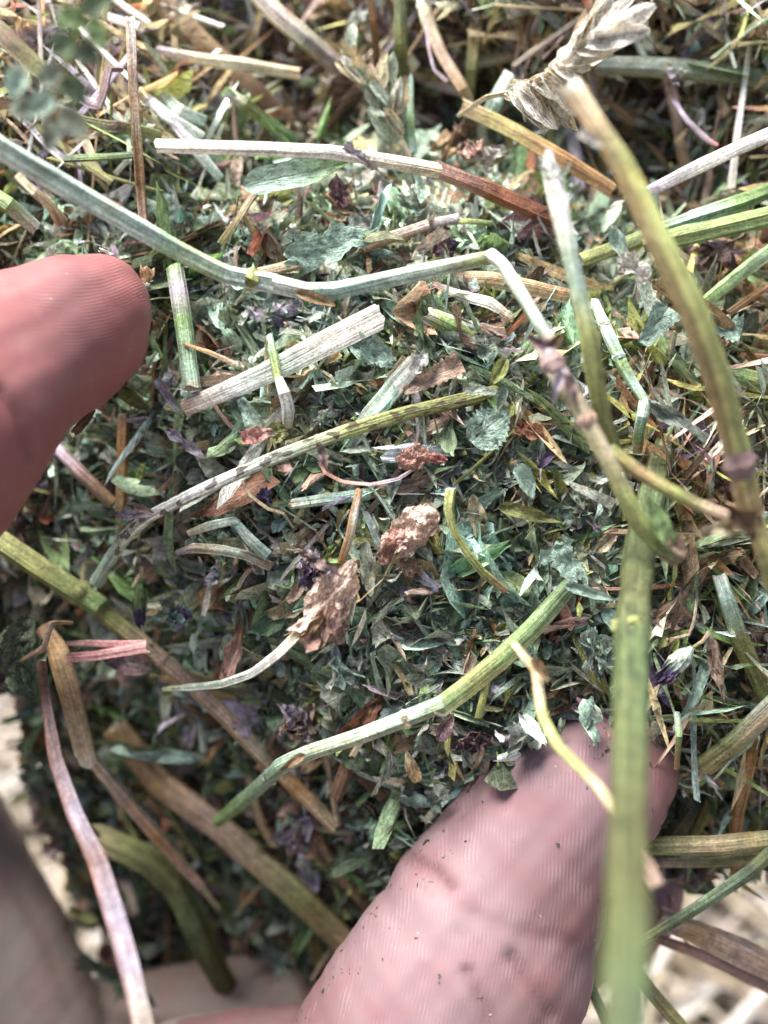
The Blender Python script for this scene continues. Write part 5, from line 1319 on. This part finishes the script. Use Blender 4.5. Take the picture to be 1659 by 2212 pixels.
# blurred leafy sprig close to the eye at the corner
def sprig():
    r = np.random.default_rng(50)
    g, c, w = stalk([(200, -40, 30), (165, 60, 31), (140, 150, 30), (115, 240, 27), (150, 330, 22)], [16, 18, 18, 16, 12], ['olive', 'green', 'olive', 'tan', 'rust'], ns=8, seed=3)
    o = link('leafy_sprig', g.mesh('leafy_sprig', M_STEM, origin=c[0]), c[0])
    tag(o, 'blurred green leafy sprig hanging close to the eye over the bleached straws', 'leafy sprig')
    HEROES.append(('leafy_sprig', c, w))
    for i, (x0, y0, x1, y1, h, wd, k) in enumerate([(180, 30, 250, -10, 31, 60, 'leaf'), (175, 60, 130, 20, 31, 60, 'green'), (160, 90, 110, 120, 31, 62, 'leaf'), (165, 100, 215, 140, 31, 54, 'dark'), (140, 160, 80, 180, 30, 60, 'grey'),
                                                    (140, 165, 185, 230, 29, 56, 'leaf'), (125, 215, 60, 250, 28, 60, 'mint'), (125, 240, 190, 300, 26, 62, 'grey'), (130, 260, 100, 330, 25, 52, 'grey'), (60, 150, 20, 210, 28, 60, 'mint'), (40, 210, 70, 270, 26, 56, 'grey'), (200, 40, 225, 110, 31, 46, 'green')]):
        leaf('leaflet', x0, y0, x1, y1, h, wd, k, '', parent=o, shape='ovate', fold=.4, curl=.5, crump=.05)
sprig()
def shade_leaves():
    o = None
    for i, (x0, y0, x1, y1, wd, k) in enumerate([(10, 1360, 70, 1420, 60, 'dark'), (70, 1330, 20, 1450, 70, 'dark'), (90, 1380, 60, 1480, 60, 'leaf'), (20, 1430, 80, 1510, 60, 'dark')]):
        if o is None: o = leaf('leaf_cluster', x0, y0, x1, y1, 2, wd, k, 'dark drooping leaf cluster at the edge above the palm', 'leaf', shape='ovate', fold=.3, curl=.6)
        else: leaf('leaflet', x0, y0, x1, y1, 2.5, wd, k, '', parent=o, shape='ovate', fold=.3, curl=.6)
    g, c, w = stalk([(150, 1345, 3), (110, 1348, 4), (95, 1400, 4), (40, 1430, 3)], [14, 20, 16, 6], ['tan', 'buff', 'brown'], ns=7, seed=8, ends=('cut', 'point'))
    link('withered_tip', g.mesh('withered_tip', M_STEM, origin=c[0]), c[0], o)
shade_leaves()
# shreds against the palm
for i, (x0, y0, x1, y1, h, wd, k, lb) in enumerate([
        (175, 2060, 330, 2160, -20, 46, 'dark', 'dark torn leaf lying on the palm'), (150, 1960, 215, 1990, -20, 24, 'olive', 'short olive leaf strip sticking to the palm'),
        (300, 2090, 250, 2160, -19, 10, 'umber', 'thin dark shred dangling over the palm')]):
    leaf('leaf', x0, y0, x1, y1, h, wd, k, lb, shape='shard', fold=.5, torn=.2)

# ------------------------------------------------------------------ the larger loose pieces, each its own object
ANCH = [(520, 316, 'the bleached white straw'), (1080, 420, 'the rust red straw end'), (120, 390, 'the long pale stem'), (350, 520, 'the green middle of the long pale stem'), (860, 600, 'the gently rising pale stem'), (690, 735, 'the broad whitish shard'),
        (820, 880, 'the flat pale green shard'), (1010, 715, 'the torn olive stub'), (400, 700, 'the grooved green stub'), (640, 390, 'the wide bright blade'), (700, 530, 'the torn grey green leaf'), (1050, 920, 'the roundish toothed leaf'),
        (900, 990, 'the salmon pink leaf'), (880, 1150, 'the big buff crumpled leaf'), (700, 1310, 'the brown crumpled flower'), (1030, 1190, 'the crooked olive stalk'), (1210, 1215, 'the torn sage leaf'), (500, 1030, 'the whitish length of the spotted stem'),
        (800, 915, 'the olive length of the spotted stem'), (270, 1180, 'the bent foot of the spotted stem'), (480, 1160, 'the bent leaf stalk'), (500, 1470, 'the curved white green stalk'), (300, 1340, 'the purple tipped bud'), (240, 1395, 'the rosy split straws'),
        (420, 1500, 'the buff jointed stem'), (640, 1700, 'the lower end of the buff jointed stem'), (820, 1575, 'the mint jointed stem'), (1110, 1400, 'the dull olive stem length'), (1290, 1390, 'the wavy leaf tuft'), (900, 1700, 'the tall tan leaf curl'),
        (1330, 1590, 'the thumb tip'), (230, 880, 'the forefinger'), (400, 1760, 'the tapering straw in the hollow'), (370, 1960, 'the thick curved olive stem'), (640, 1920, 'the thumb joint'), (620, 190, 'the rusty brown stem'),
        (840, 230, 'the bristly seed clusters'), (1010, 120, 'the long curved cream straw'), (1210, 140, 'the drooping seed head'), (1480, 150, 'the woolly knot'), (1540, 340, 'the clean white straw'), (1560, 460, 'the fanning green stems'),
        (1420, 700, 'the large pleated leaf'), (1340, 790, 'the kneed slender stem'), (1600, 600, 'the straight bright green stem'), (1530, 830, 'the flat dull green stem'), (1550, 1050, 'the rolled warm brown leaf'), (1450, 1420, 'the violet flower bud'),
        (1500, 1490, 'the curved green blade'), (1600, 1370, 'the chalk topped stem'), (1610, 1680, 'the bright orange straw'), (300, 250, 'the upright tan straw'), (60, 120, 'the corner of bleached straws'), (1220, 800, 'the pink joint'), (1180, 980, 'the vivid purple petal'), (150, 1600, 'the tan straw with the pale rim')]
AX = np.array([[a, b] for a, b, _ in ANCH], float)
WORD = dict(husk='pale', paper='buff', rosy='rosy', grey='grey green', blue='blue green', leaf='deep green', dark='dark green', mint='mint green', palemint='pale mint', green='green', olive='olive', umber='dark brown', brown='brown', buff='buff', tan='tan', straw='straw coloured', cream='cream', chalk='chalky', lilac='lilac',
            purple='purple', plum='plum', salmon='salmon pink', rust='rust red', mauve='mauve', white='white', orange='orange', yellow='yellow green', pink='rosy')
LABELS = {}
PENDING = []
def place_word(x, y, rank=0):
    d = np.hypot(*(AX - (x, y)).T); k = int(np.argsort(d)[rank]); ax, ay, nm = ANCH[k]
    dx, dy = x - ax, y - ay
    if abs(dy) > abs(dx): w = 'above' if dy < 0 else 'below'
    else: w = 'beside'
    return (f'just {w} ' if d[k] < 55 else f'some way {w} ' if d[k] > 110 else f'{w} ') + nm
def pend(o, label, cat, x, y):
    for k in range(6):
        lb = f'{label} {place_word(x, y, k)}'
        if lb not in LABELS and len(lb.split()) <= 16: break
    PENDING.append((o, lb, cat)); LABELS[lb] = LABELS.get(lb, 0) + 1

TM = {}
def tmpl(shape, q, ratio):
    key = (shape, q, ratio)
    if key not in TM:
        r = np.random.default_rng(900 + len(TM))
        V, F, UV = leaf_grid(r, nu=5, nv=9, shape=shape, ratio=ratio, fold=(.9 if q == 'folded' else .2), curl=(1.6 if q == 'curled' else .35), twist=(1.4 if q == 'twisted' else .25),
                             bend=(1.3 if q == 'curled' else .35), serr=.12 if q == 'toothed' else .05, crump=.07 if q == 'crinkled' else .03, torn=.2 if q == 'torn' else .06)
        g = Geo(); n = len(V)
        g.add(V, F, np.concatenate([np.ones((n, 3)), np.full((n, 1), .2)], 1), V * 3, UV)
        nm = {'ovate': 'leaf', 'wedge': 'leaf_fragment', 'shard': 'leaf_flake', 'blade': 'leaf_strip'}[shape]
        TM[key] = (nm, g.mesh(nm, M_LEAF))
    return TM[key]

def loose_leaves(n):
    r = np.random.default_rng(71)
    cnt = 0
    while cnt < n:
        x, y = r.uniform(-30, 1690), r.uniform(-30, 2050)
        if not in_hay(x, y, -30): continue
        if (x < 330 and 560 < y < 1150 - x) or (x > 880 and y > 1560 and x < 1460) or (y > 1750 and r.random() < .5): continue
        dens = 1. if 380 < y < 1750 and x < 1400 else .45
        if r.random() > dens: continue
        k, names, pal = zone_cols(np.array([x]), np.array([y]), r)
        cn = names[k[0]]
        sh = r.choice(['ovate', 'wedge', 'shard', 'blade'], p=[.18, .22, .40, .20])
        q = r.choice(['folded', 'curled', 'twisted', 'toothed', 'crinkled', 'torn', 'flat'], p=[.2, .24, .16, .03, .19, .15, .03])
        ratio = {'ovate': .5, 'wedge': .55, 'shard': .45, 'blade': .2}[sh]
        nm, me = tmpl(sh, q, ratio)
        L = r.lognormal(math.log(2.9), .30)
        z = float(H(x, y)) + r.uniform(-1.2, 1.3)
        R = rot(r.uniform(0, 2 * math.pi), r.normal(0, .35), r.normal(0, .45))
        o = bpy.data.objects.new(nm, me); COL.objects.link(o)
        p = P(x, y, z) * .001
        o.matrix_world = FRAME @ Matrix.Translation(Vector(p.tolist())) @ Matrix((R * L).tolist()).to_4x4()
        b = min(1.75, r.lognormal(0.33, .2))
        o.color = (*[min(1, c * b) for c in C[cn]], 1)
        word = {'ovate': 'leaflet', 'wedge': 'leaf fragment', 'shard': 'leaf flake', 'blade': 'leaf strip'}[sh]
        big = 'larger ' if L > 4 else 'small ' if L < 2.7 else ''
        pend(o, f'{big}{q} {WORD[cn]} {word}', 'leaf', x, y)
        cnt += 1
loose_leaves(300)

STM = {}
def straw_mesh(kind, v):
    key = (kind, v)
    if key not in STM:
        r = np.random.default_rng(1300 + len(STM))
        n = 9
        t = np.linspace(-.5, .5, n)
        c = np.stack([.05 * np.sin(t * r.uniform(2, 5) + r.uniform(0, 6)) * r.uniform(.2, 1), t, .04 * np.sin(t * r.uniform(2, 5) + r.uniform(0, 6))], 1) * 10
        w = np.full(n, .5) * (1 + r.normal(0, .05, n))
        g = Geo()
        tube(g, c, w, np.tile(r.uniform(.9, 1.05, (1, 3)), (n, 1)), ns=8, flat=.3 if kind == 'flat' else .8, rib=.1, ribs=4, ends=(r.choice(['cut', 'torn']), r.choice(['cut', 'torn', 'frayed'])), seed=int(r.integers(9999)), pale=(1.2, 1.2, 1.1), spots=.35)
        STM[key] = g.mesh('straw', M_STEM)
    return STM[key]

def loose_straws(n, lim, lens, wid, zoff, cols, ang, seed, keep=None):
    r = np.random.default_rng(seed); cnt = 0; tries = 0
    while cnt < n and tries < n * 40:
        tries += 1
        x, y = r.uniform(lim[0], lim[1]), r.uniform(lim[2], lim[3])
        if keep and not keep(x, y): continue
        z = float(H(x, y)) + r.uniform(*zoff)
        kind = 'flat' if r.random() < .35 else 'round'
        me = straw_mesh(kind, int(r.integers(9)))
        L, wd = r.uniform(*lens), r.uniform(*wid)
        a = r.normal(*ang) if ang else r.uniform(0, math.pi)
        S = np.diag([wd, L / 10, wd])
        R = rot(a, r.normal(0, .18), r.uniform(-.5, .5)) @ S
        cn = cols[int(r.integers(len(cols)))]
        nm = 'straw' if cn in ('cream', 'straw', 'white', 'tan', 'buff', 'chalk', 'orange', 'lilac') else 'stalk'
        o = bpy.data.objects.new(nm, me); COL.objects.link(o)
        o.matrix_world = FRAME @ Matrix.Translation(Vector((P(x, y, z) * .001).tolist())) @ Matrix((R * 1.0).tolist()).to_4x4()
        b = r.lognormal(0, .15)
        o.color = (*[min(1, c * b) for c in C[cn]], 1)
        aa = a % math.pi
        lie = 'upright' if aa < .4 or aa > 2.74 else 'level' if 1.17 < aa < 1.97 else 'slanting'
        pend(o, f'{"long" if L > 12 else "short" if L < 6 else "medium"} {"flattened " if kind == "flat" else ""}{WORD[cn]} {lie} {nm}', nm, x, y)
        cnt += 1
hollow = lambda x, y: y < 330 + 60 * math.sin(x / 200)
loose_straws(150, (-60, 1720, -60, 380), (5, 18), (.22, .75), (0, 6), ['cream', 'straw', 'cream', 'buff', 'olive', 'tan', 'grey', 'chalk', 'lilac', 'white', 'straw', 'grey'], (.1, .85), 81, lambda x, y: hollow(x, y) and not (560 < x < 1120 and 150 < y < 340))
loose_straws(34, (-80, 330, -80, 330), (12, 26), (.45, 1.15), (-1, 5), ['white', 'cream', 'lilac', 'buff', 'white', 'straw', 'chalk'], (.72, .22), 82, lambda x, y: x + .6 * y < 420)
loose_straws(62, (1330, 1720, 380, 1820), (5, 16), (.35, 1.1), (-2.5, 1.5), ['olive', 'green', 'buff', 'tan', 'cream', 'grey', 'mint', 'orange', 'straw', 'leaf'], None, 83, lambda x, y: bool(in_hay(x, y, -30)))
loose_straws(85, (150, 1380, 400, 1780), (3, 9), (.3, .9), (-1.5, 1.0), ['mint', 'palemint', 'cream', 'olive', 'chalk', 'tan', 'grey', 'green', 'buff', 'straw'], None, 84, lambda x, y: not (x > 880 and y > 1560))
loose_straws(40, (-20, 820, 1450, 2080), (6, 18), (.6, 1.6), (-2, 2), ['tan', 'olive', 'buff', 'umber', 'brown', 'straw', 'dark'], (.7, .5), 85, lambda x, y: bool(in_hay(x, y, -20)))
for o, lb, cat in PENDING:
    o['label'] = lb; o['category'] = cat
    if LABELS[lb] > 1: o['group'] = lb
for o in COL.objects:
    for k in ('_b', '_c'):
        if k in o: del o[k]
